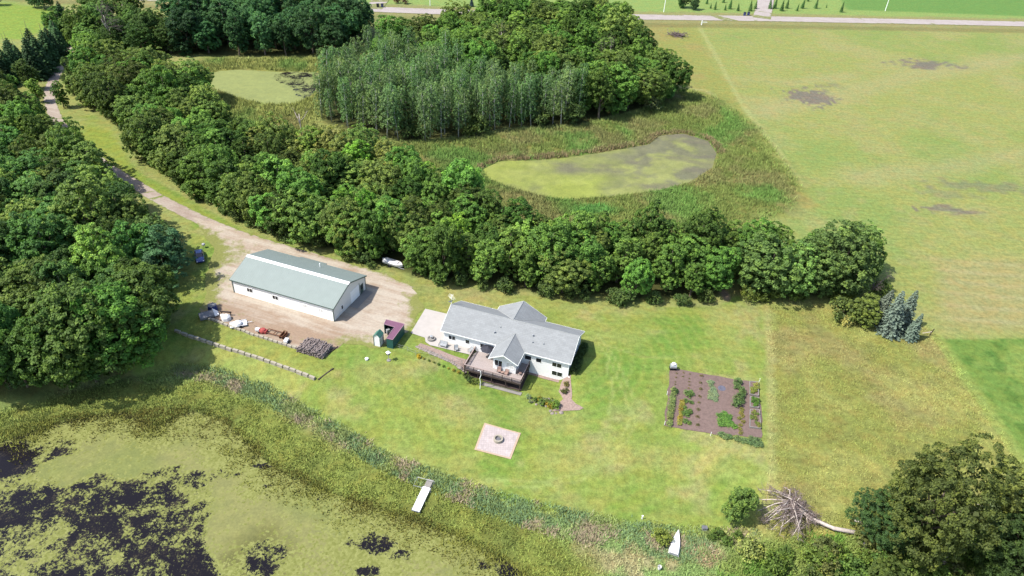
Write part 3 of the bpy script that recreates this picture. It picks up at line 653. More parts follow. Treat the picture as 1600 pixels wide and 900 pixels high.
# ---------------------------------------------------------------- foliage generators
def quad_mesh(name, P, Nn, Sx, Sy, tone, mat, rng):
    n = len(P); r = rng.normal(size=(n, 3)); t = np.cross(Nn, r); t /= np.linalg.norm(t, axis=1, keepdims=True) + 1e-9; b = np.cross(Nn, t)
    sx, sy = Sx[:, None] * 0.5, Sy[:, None] * 0.5
    bend = Nn * (Sx[:, None] * 0.16)
    V = np.stack([P - t * sx - bend, P - b * sy, P + t * sx - bend, P + b * sy], 1).reshape(-1, 3)
    me = bpy.data.meshes.new(name); me.vertices.add(4 * n); me.vertices.foreach_set('co', V.ravel())
    me.loops.add(4 * n); me.loops.foreach_set('vertex_index', np.arange(4 * n)); me.polygons.add(n); me.polygons.foreach_set('loop_start', np.arange(n) * 4)
    me.update(calc_edges=True)
    a = me.attributes.new('tone', 'FLOAT', 'FACE'); a.data.foreach_set('value', np.clip(tone, 0, 1.3).astype(np.float32))
    me.materials.append(mat); return me
def sph(rng, n):
    v = rng.normal(size=(n, 3)); return v / np.linalg.norm(v, axis=1, keepdims=True)
def crown_from_clumps(name, C, D, R, rng, nleaf=55, leaf=0.36, flat=0.75, mat=None, fill=None, updir=0.5):
    P = []; NN = []; T = []
    tone0 = rng.uniform(0.15, 0.75, len(C))
    for c, d, r, t0 in zip(C, D, R, tone0):
        k = max(6, int(nleaf * (r / 0.85) ** 2)); v = sph(rng, k) + d * 0.75 + np.array([0, 0, 0.35]); v /= np.linalg.norm(v, axis=1, keepdims=True)
        rad = r * rng.uniform(0.55, 1.08, k)[:, None]
        P.append(c + v * rad * np.array([1, 1, flat])); nn = v * 0.8 + np.array([0, 0, updir]) + rng.normal(size=(k, 3)) * 0.42
        NN.append(nn / np.linalg.norm(nn, axis=1, keepdims=True)); T.append(t0 + rng.uniform(-0.2, 0.25, k))
    if fill is not None:
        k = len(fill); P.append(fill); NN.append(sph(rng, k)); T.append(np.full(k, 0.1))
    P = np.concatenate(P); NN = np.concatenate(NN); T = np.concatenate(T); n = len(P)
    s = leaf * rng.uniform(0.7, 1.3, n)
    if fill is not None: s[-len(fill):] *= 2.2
    return quad_mesh(name, P, NN, s, s * rng.uniform(0.6, 0.95, n), T, mat or M['leaf'], rng)
def broad_crown(seed, R=5.0, Ht=13.0, hb=3.0, lobes=10, nleaf=70, leaf=0.34, ragged=0.06, clumpr=(0.4, 0.85), dens=1.55, shape='round'):
    rng = np.random.default_rng(seed); L = []
    zc = (Ht + hb) / 2; hh = (Ht - hb) / 2
    L.append((np.array([0, 0, zc + hh * 0.35]), R * 0.55)); L.append((np.array([0, 0, zc - hh * 0.1]), R * 0.62))
    for k in range(lobes):
        a = k * 2.399 + rng.uniform(-.4, .4); zz = rng.uniform(-0.78, 0.55); rr = R * math.sqrt(max(0.1, 1 - (zz * 0.9) ** 2)) * rng.uniform(0.45, 0.72)
        if shape == 'oval': rr *= 0.9
        L.append((np.array([rr * math.cos(a), rr * math.sin(a), zc + zz * hh]), R * rng.uniform(0.22, 0.46)))
    C = []; D = []; RR = []
    for i, (c, r) in enumerate(L):
        m = int(10 * dens * (r / 1.0) ** 1.75); v = sph(rng, m); zs = min(1.25, max(0.8, hh / R))
        p = c + v * r * np.array([1, 1, zs]) * rng.uniform(0.86, 1.06 + ragged, (m, 1))
        keep = p[:, 2] > hb * 0.75
        for j, (c2, r2) in enumerate(L):
            if j != i: keep &= np.linalg.norm((p - c2) / np.array([1, 1, zs]), axis=1) > r2 * 0.82
        keep &= rng.uniform(size=m) > ragged * 0.6
        keep &= ~((v[:, 2] < -0.55) & (rng.uniform(size=m) < 0.6))
        C.append(p[keep]); D.append(v[keep]); RR.append(rng.uniform(*clumpr, keep.sum()))
    C = np.concatenate(C); D = np.concatenate(D); RR = np.concatenate(RR)
    fl = []
    for c, r in L: fl.append(c + sph(rng, int(22 * r)) * r * rng.uniform(0.2, 0.75, (int(22 * r), 1)))
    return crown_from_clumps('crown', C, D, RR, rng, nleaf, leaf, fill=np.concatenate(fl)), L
def trunk_mesh(seed, Ht, hb, L, r0=0.28, mat='bark'):
    rnd = random.Random(seed); m = MB()
    top = Vector((rnd.uniform(-.3, .3), rnd.uniform(-.3, .3), Ht * 0.8))
    pts = [Vector((0, 0, -0.3)), Vector((0, 0, 0.4)), Vector((rnd.uniform(-.15, .15), rnd.uniform(-.15, .15), hb)), Vector((rnd.uniform(-.3, .3), rnd.uniform(-.3, .3), (hb + Ht) * .45)), top]
    m.tube(pts, [r0 * 1.5, r0, r0 * .85, r0 * .5, r0 * .12], 7)
    for c, r in L[2:]:
        c = Vector(c); s = Vector((0, 0, max(hb * .7, c.z * 0.55))); mid = s.lerp(c, .55) + Vector((0, 0, -.2)); m.tube([s, mid, c], [r0 * .42, r0 * .26, r0 * .07], 5)
    o = m.build('trunk', M[mat], smooth=True); me = o.data; bpy.data.objects.remove(o); return me

SPEC = {}
def add_variant(kind, cm, tm): SPEC.setdefault(kind, []).append((cm, tm))
for i in range(5):
    cm, L = broad_crown(100 + i, 4.6, 12.5, 0.9, 14); add_variant('maple', cm, trunk_mesh(i, 12.5, 2.6, L))
for i in range(5):
    cm, L = broad_crown(200 + i, 5.3, 12.5, 1.2, 16, ragged=0.25, clumpr=(0.38, 0.8), dens=1.6); add_variant('oak', cm, trunk_mesh(20 + i, 12.5, 2.8, L, .34))
for i in range(3):
    cm, L = broad_crown(260 + i, 3.4, 13.5, 0.7, 13, ragged=0.12, clumpr=(0.36, 0.7), dens=1.8, shape='oval'); add_variant('ash', cm, trunk_mesh(40 + i, 13.5, 2, L))
for i in range(3):
    cm, L = broad_crown(300 + i, 8.0, 19, 2.5, 24, nleaf=64, leaf=0.32, ragged=0.28, clumpr=(0.45, 0.95), dens=1.25); add_variant('bigoak', cm, trunk_mesh(60 + i, 19, 3.2, L, .55))
for i in range(4):
    cm, L = broad_crown(340 + i, 1.7, 2.6, 0.1, 6, nleaf=38, leaf=0.24, clumpr=(0.35, 0.6), dens=2.2); add_variant('shrub', cm, trunk_mesh(70 + i, 2.4, .3, L, .06))
def aspen_crown(seed, Ht=15.0, R=2.4, hb=3.2):
    rng = np.random.default_rng(seed); C = []; D = []; RR = []
    n = 125
    for k in range(n):
        t = (k + rng.uniform(0, 1)) / n; z = hb + (Ht - hb) * t; r = R * (math.sin(math.pi * min(1, 0.2 + 0.68 * t)) ** 0.6) * rng.uniform(0.35, 1.0)
        a = k * 2.399 + rng.uniform(-.5, .5); C.append((r * math.cos(a), r * math.sin(a), z)); D.append((math.cos(a) * .8, math.sin(a) * .8, .6)); RR.append(rng.uniform(0.38, 0.62))
    fill = np.stack([rng.normal(size=150) * R * .25, rng.normal(size=150) * R * .25, rng.uniform(hb + 1, Ht - 1.5, 150)], 1)
    return crown_from_clumps('crown', np.array(C), np.array(D), np.array(RR), rng, 58, 0.27, flat=1.35, fill=fill, updir=0.25)
for i in range(5):
    rr = random.Random(500 + i); h = 15.0; m = MB(); b = Vector((rr.uniform(-.5, .5), rr.uniform(-.5, .5), 0))
    m.tube([(0, 0, -.3), (b.x * .3, b.y * .3, 5), (b.x * .5, b.y * .5, 10), (0, 0, 14.6)], [.17, .14, .09, .02], 6)
    for k in range(12):
        z = 4.5 + k * .8; a = k * 2.4; m.tube([(b.x * .3, b.y * .3, z), (1.3 * math.cos(a), 1.3 * math.sin(a), z + 1.2)], [.045, .012], 4)
    o = m.build('trunk', M['palebark'], smooth=True); tm = o.data; bpy.data.objects.remove(o); add_variant('aspen', aspen_crown(400 + i, 15.0 + .5 * (i % 3), 2.1 + .15 * i, (1.2, 3.0, 4.2, 2.0, 3.5)[i]), tm)
def conifer_crown(seed, Ht=9.0, R=2.6, hb=0.3, gaps=0.12):
    rng = np.random.default_rng(seed); P = []; NN = []; T = []
    z = hb; ly = 0
    while z < Ht - 0.15:
        t = (z - hb) / (Ht - hb); r = R * (1 - t) ** 0.85 + 0.12; nb = max(4, int(5 + r * 4.5)); off = rng.uniform(0, 6.28)
        for k in range(nb):
            if rng.uniform() < gaps: continue
            a = off + 2 * math.pi * k / nb + rng.uniform(-.15, .15); br = r * rng.uniform(.78, 1.12); tn = rng.uniform(.2, .7)
            m = max(8, int(br * 26)); s = rng.uniform(0.12, 1, m) ** 0.7; w = br * 0.26 * (1.15 - s) + .08
            lx = s * br; lyy = rng.uniform(-1, 1, m) * w; lz = z + 0.10 * br - 0.34 * br * s ** 1.6 + rng.uniform(-.07, .07, m) + 0.16 * br * (s > .8) * (s - .8) * 5 * .5
            P.append(np.stack([lx * math.cos(a) - lyy * math.sin(a), lx * math.sin(a) + lyy * math.cos(a), lz], 1))
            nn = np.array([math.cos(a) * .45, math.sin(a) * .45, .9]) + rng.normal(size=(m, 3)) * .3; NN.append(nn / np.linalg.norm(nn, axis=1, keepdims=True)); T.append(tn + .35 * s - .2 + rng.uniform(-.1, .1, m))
        z += 0.34 + 0.10 * (1 - t)
    P = np.concatenate(P); NN = np.concatenate(NN); T = np.concatenate(T); n = len(P); s = rng.uniform(.2, .34, n)
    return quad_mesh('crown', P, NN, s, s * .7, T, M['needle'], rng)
for i in range(3):
    m = MB(); m.tube([(0, 0, -.2), (0, 0, 4), (0, 0, 8.7)], [.16, .1, .02], 6); o = m.build('trunk', M['bark'], smooth=True); tm = o.data; bpy.data.objects.remove(o)
    add_variant('spruce', conifer_crown(600 + i), tm)
for i in range(2):
    m = MB(); m.tube([(0, 0, -.2), (0, 0, 4), (0, 0, 8.7)], [.16, .1, .02], 6); o = m.build('trunk', M['bark'], smooth=True); tm = o.data; bpy.data.objects.remove(o)
    add_variant('cedar', conifer_crown(640 + i, 9, 1.9, .2, .02), tm)
def pine_crown(seed):   # broad soft pine with shelves of needles
    rng = np.random.default_rng(seed); C = []; D = []; RR = []
    for k in range(95):
        t = rng.uniform(0, 1) ** 0.9; z = 1.2 + 10.3 * t; r = (3.9 * (1 - t) ** 0.75 + .3) * rng.uniform(.5, 1); a = rng.uniform(0, 6.28)
        C.append((r * math.cos(a), r * math.sin(a), z)); D.append((math.cos(a) * .6, math.sin(a) * .6, .7)); RR.append(rng.uniform(.45, .85))
    fill = np.stack([rng.normal(size=200) * 1.0, rng.normal(size=200) * 1.0, rng.uniform(1.5, 9.5, 200)], 1)
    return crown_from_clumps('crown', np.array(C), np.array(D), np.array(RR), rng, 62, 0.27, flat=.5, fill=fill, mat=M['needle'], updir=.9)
for i in range(2): add_variant('redcedar', conifer_crown(660 + i, 7.5, 3.0, .1, .0), SPEC['spruce'][i][1])
for i in range(2): add_variant('pine', pine_crown(680 + i), SPEC['spruce'][i][1])

TCOL = {  # base albedos
    'maple': (0.062, 0.105, 0.026), 'oak': (0.074, 0.096, 0.028), 'ash': (0.078, 0.118, 0.030), 'bigoak': (0.060, 0.078, 0.024),
    'aspen': (0.080, 0.118, 0.057), 'spruce': (0.105, 0.138, 0.106), 'cedar': (0.030, 0.055, 0.026), 'redcedar': (0.032, 0.056, 0.024), 'pine': (0.040, 0.082, 0.042), 'shrub': (0.062, 0.105, 0.034)}
NAMES = {'maple': 'maple_tree', 'oak': 'oak_tree', 'ash': 'ash_tree', 'bigoak': 'old_oak_tree', 'aspen': 'aspen_tree', 'spruce': 'spruce_tree', 'cedar': 'cedar_tree', 'redcedar': 'cedar_tree', 'pine': 'pine_tree', 'shrub': 'shrub'}
RT = random.Random(7)
def put_tree(kind, p, sc=1.0, label='', group=None, col=None, var=None, sz=None, cat='tree', name=None):
    cm, tm = SPEC[kind][var if var is not None else RT.randrange(len(SPEC[kind]))]
    r = root(name or NAMES[kind], p, RT.uniform(0, 6.28), label, cat, group); s = sc * (RT.uniform(.80, 1.16) if kind in ('maple', 'oak', 'ash') and group else RT.uniform(.94, 1.06)); sz = (sz or 1.0) * (RT.uniform(.88, 1.18) if group and kind != 'shrub' else 1); wx = RT.uniform(.84, 1.2) if kind in ('maple', 'oak', 'ash', 'aspen') else 1; wy = RT.uniform(.84, 1.2) if kind in ('maple', 'oak', 'ash', 'aspen') else 1; r.scale = (s * wx, s * wy, (sz or 1.0) * s)
    c = bpy.data.objects.new('crown' if kind != 'shrub' else 'foliage', cm); link(c, r)
    b = np.array(col if col is not None else TCOL[kind]); k = RT.choice([RT.uniform(.5, .8), RT.uniform(.8, 1.15), RT.uniform(.9, 1.3), RT.uniform(1.15, 1.65)]); hue = RT.uniform(-.17, .09)
    if kind in ('spruce', 'shrub', 'bigoak', 'cedar', 'pine'): k = RT.uniform(.85, 1.15); hue = RT.uniform(-.1, .1)
    if kind == 'aspen': k = RT.uniform(.8, 1.25)
    if kind not in ('spruce',): b = b * (np.array([1.46, 1.66, 1.34]) if kind != 'shrub' else np.array([1.2, 1.12, 1.0]))
    b = b * k * np.array([1 + hue, 1, 1 - abs(hue) * .6]); c.color = (*b, 1)
    t = bpy.data.objects.new('trunk' if kind != 'shrub' else 'stem', tm); link(t, r); r.rotation_euler = (RT.gauss(0, .045), RT.gauss(0, .045), r.rotation_euler.z); return r

def poisson(P, rmin, n_try=6000, seed=1, inner=0.0, clip=None):
    P = np.asarray(P, float); rng = np.random.default_rng(seed); lo, hi = P.min(0), P.max(0)
    if clip is not None: lo = np.maximum(lo, clip[0]); hi = np.minimum(hi, clip[1])
    c = rng.uniform(lo, hi, (n_try, 2)); d = sdf(c[:, 0], c[:, 1], P); c = c[d < -inner]; out = []
    for p in c:
        r = rmin(p) if callable(rmin) else rmin
        if all((p[0] - q[0]) ** 2 + (p[1] - q[1]) ** 2 > r * r for q in out): out.append(p)
    return out
def to_px(x, y, z):
    v = Vector((x, y, z - CH)); d = v.dot(_F); return 800 + F_PX * v.dot(_cx) / d, 450 - F_PX * v.dot(_cy) / d
def near_line(x, y, line): return float(pdist(np.array([x]), np.array([y]), line)[0])

# --- west woods (left of the driveway)
W = UP(F_WEST)
for p in poisson(W, 5.3, 5000, 11, 0.8, ((-170, 70), (60, 260))):
    px, py = to_px(p[0], p[1], gh(*p) + 7)
    if px < -90 or py < 60 and px < -20: continue
    if near_line(p[0], p[1], DRIVE) < 3.4: continue
    z = gh(*p); far = p[1] > 165
    if 225 < px < 310 and 345 < py < 460: continue
    if far and RT.random() < .35: put_tree('ash', (*p, z), RT.uniform(.8, .95), 'narrow leafy tree in the woods at the left edge beside the far driveway', 'ash trees in the left woods')
    elif RT.random() < .30: put_tree('oak', (*p, z), RT.uniform(.85, 1.12), 'olive green spreading oak in the dense woods left of the gravel driveway', 'oaks in the left woods')
    elif RT.random() < .12: put_tree('maple', (*p, z), RT.uniform(.8, 1.0), 'brighter light green maple among the dark woods left of the driveway', 'light maples in the left woods', col=(.085, .14, .035))
    else: put_tree('maple', (*p, z), RT.uniform(.85, 1.1), 'dark green round maple in the dense woods left of the gravel driveway', 'maples in the left woods', col=(.050, .090, .028))
put_tree('oak', g(246, 402), .8, 'dark oak leaning over the driveway above the parked blue car', None, (.05, .07, .025), 2)
put_tree('maple', g(268, 412), .68, 'small dark tree between the pines and the driveway', None, (.04, .065, .025), 3)
put_tree('pine', g(262, 445), 1.15, 'broad soft needled dark green pine beside the parked blue car', None, (.040, .078, .036), 0)
put_tree('pine', g(283, 420), .8, 'smaller narrow pine right behind the parked blue car', None, (.036, .070, .036), 1)
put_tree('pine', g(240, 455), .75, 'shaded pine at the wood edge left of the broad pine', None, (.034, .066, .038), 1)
for k, (px, py) in enumerate(((18, 128), (40, 118), (60, 108), (78, 100), (30, 125), (96, 86), (50, 118), (8, 134), (86, 92), (70, 112), (28, 112), (60, 122), (92, 72), (104, 60))):
    put_tree('redcedar', g(px, py), RT.uniform(1.1, 1.7), 'dark pointed cedar at the edge of the bright field, upper left corner', 'cedars by the upper left field')
for px, py, k, s_ in ((62, 205, 'maple', .8), (88, 228, 'oak', .75), (48, 230, 'maple', .85), (30, 205, 'oak', .9), (12, 180, 'maple', .9), (100, 168, 'ash', .7), (122, 128, 'maple', .85), (116, 148, 'ash', .75), (95, 60, 'maple', .9), (135, 70, 'oak', .9), (160, 75, 'maple', .9), (135, 100, 'maple', .9), (62, 160, 'ash', .75), (52, 140, 'ash', .8), (20, 160, 'maple', .8)):
    put_tree(k, g(px, py), s_, 'mid green tree hiding the far end of the driveway at the upper left', 'trees around the far driveway')
# --- middle strip
W = UP(F_STRIP)
def strip_r(p): return 4.7
for p in poisson(W, 4.7, 24000, 23, 0.4):
    z = gh(*p); px, py = to_px(p[0], p[1], z); dl = near_line(p[0], p[1], DRIVE)
    if dl < 3.6: continue
    if abs(px - 1133) < 10 and py > 440: continue
    if abs(px - 616) < 22 and py > 396: continue
    u = RT.random()
    if 300 < px < 760 and py < 440 and u < .10: put_tree('ash', (*p, z), RT.uniform(.75, .95), 'bright yellow green tree glowing among the darker row behind the barn', 'bright trees behind the barn', col=(.10, .17, .03))
    elif 400 < px < 620 and py < 300 and u < .45: put_tree('oak', (*p, z), RT.uniform(.8, .95), 'olive brown tinged oak on the marsh side of the row behind the barn', 'brownish oaks behind the barn', col=(.115, .12, .04))
    elif 470 < px < 780 and py < 240 + (px - 520) * .48 and u < .85: put_tree('aspen', (*p, z), RT.uniform(.55, .75), 'low grey green aspen on the marsh side of the tree row', 'aspens along the marsh', col=(.085, .13, .07))
    elif px > 1150:
        if u < .55: put_tree('oak', (*p, z), RT.uniform(.85, 1.05), 'open grown olive oak at the right end of the tree row', 'oaks at the right end of the row', col=(.072, .10, .035))
        else: put_tree('maple', (*p, z), RT.uniform(.75, .95), 'leafy green maple at the right end of the tree row', 'maples at the right end of the row')
    elif px > 760:
        if u < .45: put_tree('ash', (*p, z), RT.uniform(.82, 1.0), 'upright green ash in the tree row behind the house', 'ashes behind the house')
        elif u < .9: put_tree('maple', (*p, z), RT.uniform(.78, .98), 'full green maple in the tree row behind the house', 'maples behind the house')
        else: put_tree('oak', (*p, z), RT.uniform(.7, .9), 'ragged olive oak in the tree row behind the house', 'oaks behind the house')
    elif py < 200:
        put_tree('oak' if u < .5 else 'maple', (*p, z), RT.uniform(.85, 1.1), 'dense tree in the woods between the driveway and the small far pool', 'trees between the driveway and the pool')
    else:
        k = 'maple' if u < .6 else ('oak' if u < .85 else 'ash'); nm = {'maple': 'maple', 'oak': 'oak', 'ash': 'ash'}[k]
        put_tree(k, (*p, z), RT.uniform(.82, 1.02), f'mid green {nm} in the long tree row above the barn and driveway', f'{nm}s in the row above the barn')
for px, py, s_ in ((556, 396, .85), (585, 402, .8), (600, 392, .85), (655, 426, .8), (600, 380, .9), (632, 398, .9), (662, 412, .85), (575, 376, .9), (540, 384, .85), (650, 388, .9)):
    put_tree('maple' if px % 2 else 'oak', g(px, py), s_, 'broad green tree in the row between the barn and the covered boat', 'trees beside the covered boat')
for px, py, k, s_ in ((205, 565, 'maple', 1.1), (225, 530, 'oak', 1.0), (180, 575, 'maple', 1.0), (150, 585, 'oak', 1.1), (232, 500, 'maple', .95), (110, 592, 'maple', 1.05), (60, 600, 'maple', 1.0), (15, 606, 'maple', 1.0)):
    put_tree(k, g(px, py), s_, 'sunlit broad tree on the lake side of the left woods', 'lakeside trees of the left woods')
for px, py, s_ in ((850, 440, .95), (876, 446, .9), (902, 440, .95), (864, 424, .9), (890, 420, .95), (835, 430, .9)):
    put_tree('ash' if px % 2 else 'maple', g(px, py), s_, 'tall full tree in the row straight behind the rear wing of the house', 'trees behind the rear wing')
# understorey shrubs along the sunny edges
def edge_shrubs(line, step, label, group, sc=(.7, 1.3), off=0.6, col=None):
    P = smooth_line(UP(line), 1); L = 0
    for i in range(len(P) - 1):
        a, b = P[i], P[i + 1]; d = np.hypot(*(b - a)); L += d
        while L > step:
            L -= step; t = RT.random(); p = a + (b - a) * t + np.array([RT.uniform(-off, off), RT.uniform(-off, off)])
            put_tree('shrub', (p[0], p[1], gh(*p)), RT.uniform(*sc), label, group, cat='shrub', col=col)
edge_shrubs([(160, 184), (205, 208), (240, 262), (312, 307), (390, 357), (445, 371), (505, 387), (590, 420)], 4.2, 'low green shrub at the foot of the tree row beside the driveway', 'shrubs along the driveway trees')
edge_shrubs([(640, 432), (720, 445), (800, 456), (900, 468), (1000, 475), (1115, 474)], 3.4, 'low leafy shrub at the foot of the trees behind the house', 'shrubs along the lawn edge')
edge_shrubs([(1150, 466), (1200, 470), (1330, 468)], 3.0, 'low shrub at the foot of the trees beside the dry field', 'shrubs at the dry field edge', col=(.085, .13, .03))
# --- grove
W = UP(F_GROVE); ASP = UP([(498, 192), (560, 213), (640, 224), (740, 214), (800, 202), (900, 198), (905, 174), (850, 164), (790, 168), (740, 156), (700, 135), (640, 118), (575, 120), (510, 150)])
rngG = random.Random(5)
for p in poisson(W, lambda p: 3.1 if float(sdf(np.array([p[0]]), np.array([p[1]]), ASP)[0]) < 0 and RT.random() < 1 else 5.6, 14000, 31, 0.3):
    ins = float(sdf(np.array([p[0]]), np.array([p[1]]), ASP)[0]) < 0; z = gh(*p); px, py = to_px(p[0], p[1], z)
    if ins: 
        if RT.random() < .93: put_tree('aspen', (*p, z), RT.uniform(.74, 1.1), 'slender grey green aspen with pale trunk in the grove above the pond', 'aspens in the grove')
        else: put_tree('shrub', (*p, z), 2.2, 'bright green low tree tucked among the grove aspens', 'low trees in the aspen grove', cat='tree', name='low_tree')
    else:
        k = RT.choice(['maple', 'oak', 'maple', 'ash']); put_tree(k, (*p, z), RT.uniform(1.0, 1.22), f'large rounded {k} in the back and right part of the grove above the pond', f'{k}s in the grove')
put_tree('maple', g(1040, 158), .62, 'round dark green tree standing out at the right tip of the grove', None, (.045, .09, .028), 1)
put_tree('shrub', g(1016, 172), 1.9, 'grey green bush in front of the tree at the right tip of the grove', None, (.085, .11, .05), 2, cat='bush', name='bush')
put_tree('shrub', g(733, 214), 1.5, 'small bright bush at the front foot of the aspen grove', None, (.10, .15, .04), 1, cat='bush', name='bush')
# --- north group
W = UP(F_NORTH)
for p in poisson(W, 6.4, 5000, 41, 0.5):
    if near_line(p[0], p[1], DRIVE) < 5: continue
    z = gh(*p); px, py = to_px(p[0], p[1], z)
    if px > 275: put_tree(RT.choice(['maple', 'maple', 'ash']), (*p, z), RT.uniform(1.1, 1.4), 'tall dark blue green tree in the block beyond the small far pool', 'trees beyond the pool', col=(.036, .075, .034))
    else: put_tree(RT.choice(['maple', 'oak']), (*p, z), RT.uniform(.8, 1.02), 'mixed green tree in the far belt at the upper left', 'trees in the upper left belt', col=(.062, .095, .030))
for px, py, k, s in ((160, 30, 'oak', .8), (340, 24, 'oak', .8), (375, 28, 'maple', 1.0), (420, 32, 'maple', .9),
                     (205, 34, 'oak', 1.0), (150, 40, 'maple', 1.0), (480, 40, 'maple', 1.2), (520, 44, 'maple', 1.15)):
    put_tree(k, g(px, py), s, 'rounded tree beyond the upper left belt close to the public road', 'trees close to the road', col=(.07, .11, .032))
for px, py, s in ((55, 12, .8), (70, 14, 1.0), (80, 12, .7), (-5, 8, .6)): put_tree('maple', g(px, py), s * .8, 'small dark tree on the far grass in the upper left corner', 'trees on the upper left grass', (.04, .07, .03))
# --- spruces and shrubs at the right end
for px, py, s, lab in ((1387, 521, .98, 'largest silver blue spruce at the corner of the dry field'), (1420, 529, .68, 'smallest blue spruce, lowest and rightmost of the corner clump'), (1404, 510, .92, 'tall blue spruce standing behind the two front spruces'), (1368, 500, .95, 'darker narrow spruce behind the shrubs at the field corner')):
    put_tree('spruce', g(px, py), s, lab, 'blue spruces at the field corner', cat='tree')
put_tree('maple', g(1345, 508), .62, 'rusty olive rounded tree left of the blue spruces', None, (.105, .115, .035), 2)
put_tree('shrub', g(1318, 500), 2.0, 'loose green bush between the tree row and the rusty olive tree', None, (.08, .12, .035), 1, cat='bush', name='bush')
put_tree('shrub', g(1320, 508), .8, 'small pale yellow bush at the foot of the rusty olive tree', None, (.26, .26, .10), 3, cat='bush', name='bush')
put_tree('shrub', g(1375, 462), 1.4, 'bright green sapling behind the blue spruces', None, (.10, .16, .04), 0, cat='bush', name='bush')
# --- lone tree and old oaks bottom right
put_tree('ash', g(1144, 812), .66, 'lone small oval tree standing on the lawn corner above the shore', None, (.088, .108, .034), 1, sz=.88)
RT2 = random.Random(3)
put_tree('bigoak', g(1416, 866), .88, 'huge spreading old oak in the lower right corner beside the fallen tree', None, (.056, .062, .020), 0, sz=1.32)
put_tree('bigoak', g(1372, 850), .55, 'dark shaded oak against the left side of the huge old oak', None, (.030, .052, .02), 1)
put_tree('bigoak', g(1570, 915), .72, 'dark oak at the right edge of the lower right corner', None, (.034, .050, .017), 2)
put_tree('ash', g(1552, 838), .92, 'pale silvery leaved tree near the right edge behind the dark oak', None, (.17, .18, .13), 2)
put_tree('oak', g(1600, 850), 1.1, 'olive brown oak cut by the right edge beside the silvery tree', None, (.075, .085, .028), 3)
put_tree('oak', g(1640, 880), 1.0, 'oak mostly out of view beyond the lower right edge', None, (.05, .078, .026), 2)
put_tree('oak', g(1380, 930), .55, 'small olive oak at the bottom edge left of the broken trunks', None, (.075, .10, .03), 4)
for k in range(56):
    px = RT2.uniform(1165, 1620); py = RT2.uniform(838, 925)
    if px < 1352 and py < 862: continue
    cc = RT2.choice([(.075, .14, .035), (.06, .12, .03), (.10, .16, .035), (.085, .115, .04)])
    put_tree('shrub', g(px, py), RT2.uniform(.7, 1.35), 'leafy green bush in the thicket under the old oaks at the lower right', 'bushes of the lower right thicket', cc, cat='bush', name='bush')
for px, py in ((1120, 838), (1150, 840), (1165, 850), (1135, 850), (1110, 842)):
    put_tree('shrub', g(px, py), RT2.uniform(.4, .6), 'low green bush on the bank below the lone tree', 'low bushes on the bank', (.08, .14, .035), cat='bush', name='bush')
put_tree('shrub', g(1031, 846), .9, 'bright yellow green bush beside the white beached boat', None, (.16, .22, .05), 0, cat='bush', name='bush')
put_tree('shrub', g(1172, 868), 1.2, 'pale lime bush at the left end of the lower right thicket', None, (.20, .27, .09), 2, cat='bush', name='bush')

# ---------------------------------------------------------------- reeds and tall grass
def blades(name, P, count, h, w, colf, seed, label, cat='grass', zref=None, avoid=(), per=5, lean=.35, spread=.35, fade=None, feather=0):
    rng = np.random.default_rng(seed); P = np.asarray(P); lo, hi = P.min(0), P.max(0); pts = np.zeros((0, 2))
    while len(pts) < count:
        c = rng.uniform(lo, hi, (count * 2, 2)); k = sdf(c[:, 0], c[:, 1], P) < 0
        for A_, mg in avoid: k &= sdf(c[:, 0], c[:, 1], A_) > mg
        k &= fbm(c[:, 0], c[:, 1], 2.5, seed, 3) > rng.uniform(.2, .6, len(c))
        if feather: k &= -sdf(c[:, 0], c[:, 1], P) > rng.exponential(feather, len(c))
        if fade is not None: k &= -sdf(c[:, 0], c[:, 1], fade) < rng.exponential(2.2, len(c))
        pts = np.concatenate([pts, c[k]])
        if k.sum() == 0: break
    pts = pts[:count]; z = np.maximum(hz(pts[:, 0], pts[:, 1]), -3.2); col = colf(pts[:, 0], pts[:, 1])
    n = len(pts); b = np.repeat(pts, per, 0) + rng.normal(size=(n * per, 2)) * spread; zz = np.repeat(z, per); m = n * per
    a = rng.uniform(0, 2 * math.pi, m); H_ = h * rng.uniform(.55, 1.2, m) * np.repeat(rng.uniform(.7, 1.25, n), per); ww = w * rng.uniform(.7, 1.3, m)
    tx, ty = np.cos(a) * ww / 2, np.sin(a) * ww / 2; lx_, ly_ = rng.normal(size=m) * lean * H_, rng.normal(size=m) * lean * H_
    V = np.stack([np.stack([b[:, 0] - tx, b[:, 1] - ty, zz - .05], 1), np.stack([b[:, 0] + tx, b[:, 1] + ty, zz - .05], 1), np.stack([b[:, 0] + lx_, b[:, 1] + ly_, zz + H_], 1)], 1).reshape(-1, 3)
    me = bpy.data.meshes.new(name); me.vertices.add(3 * m); me.vertices.foreach_set('co', V.ravel()); me.loops.add(3 * m); me.loops.foreach_set('vertex_index', np.arange(3 * m))
    me.polygons.add(m); me.polygons.foreach_set('loop_start', np.arange(m) * 3); me.update(calc_edges=True)
    cc = np.repeat(col, per, 0) * rng.uniform(1.5, 2.4, (m, 1)); cc = np.concatenate([cc, np.ones((m, 1))], 1)
    at = me.attributes.new('col', 'FLOAT_COLOR', 'FACE'); at.data.foreach_set('color', cc.ravel().astype(np.float32)); me.materials.append(M['blade'])
    o = bpy.data.objects.new(name, me); link(o); return tag(o, label, cat, None, 'stuff')
def gcol(k=1.0, tint=(1, 1, 1)): return lambda x, y: ground_color(x, y) * np.array(tint) * k * (0.8 + 0.4 * fbm(x, y, 1.5, 3, 2))[:, None]
blades('marsh_reeds', Z_MARSH2, 22000, .9, .17, gcol(1.05, (.95, 1.06, 1)), 61, 'tall olive and brown reeds all round the weedy middle pond', avoid=((POND, 0.3), (WOODS[1], -2), (WOODS[2], -1)), feather=4)
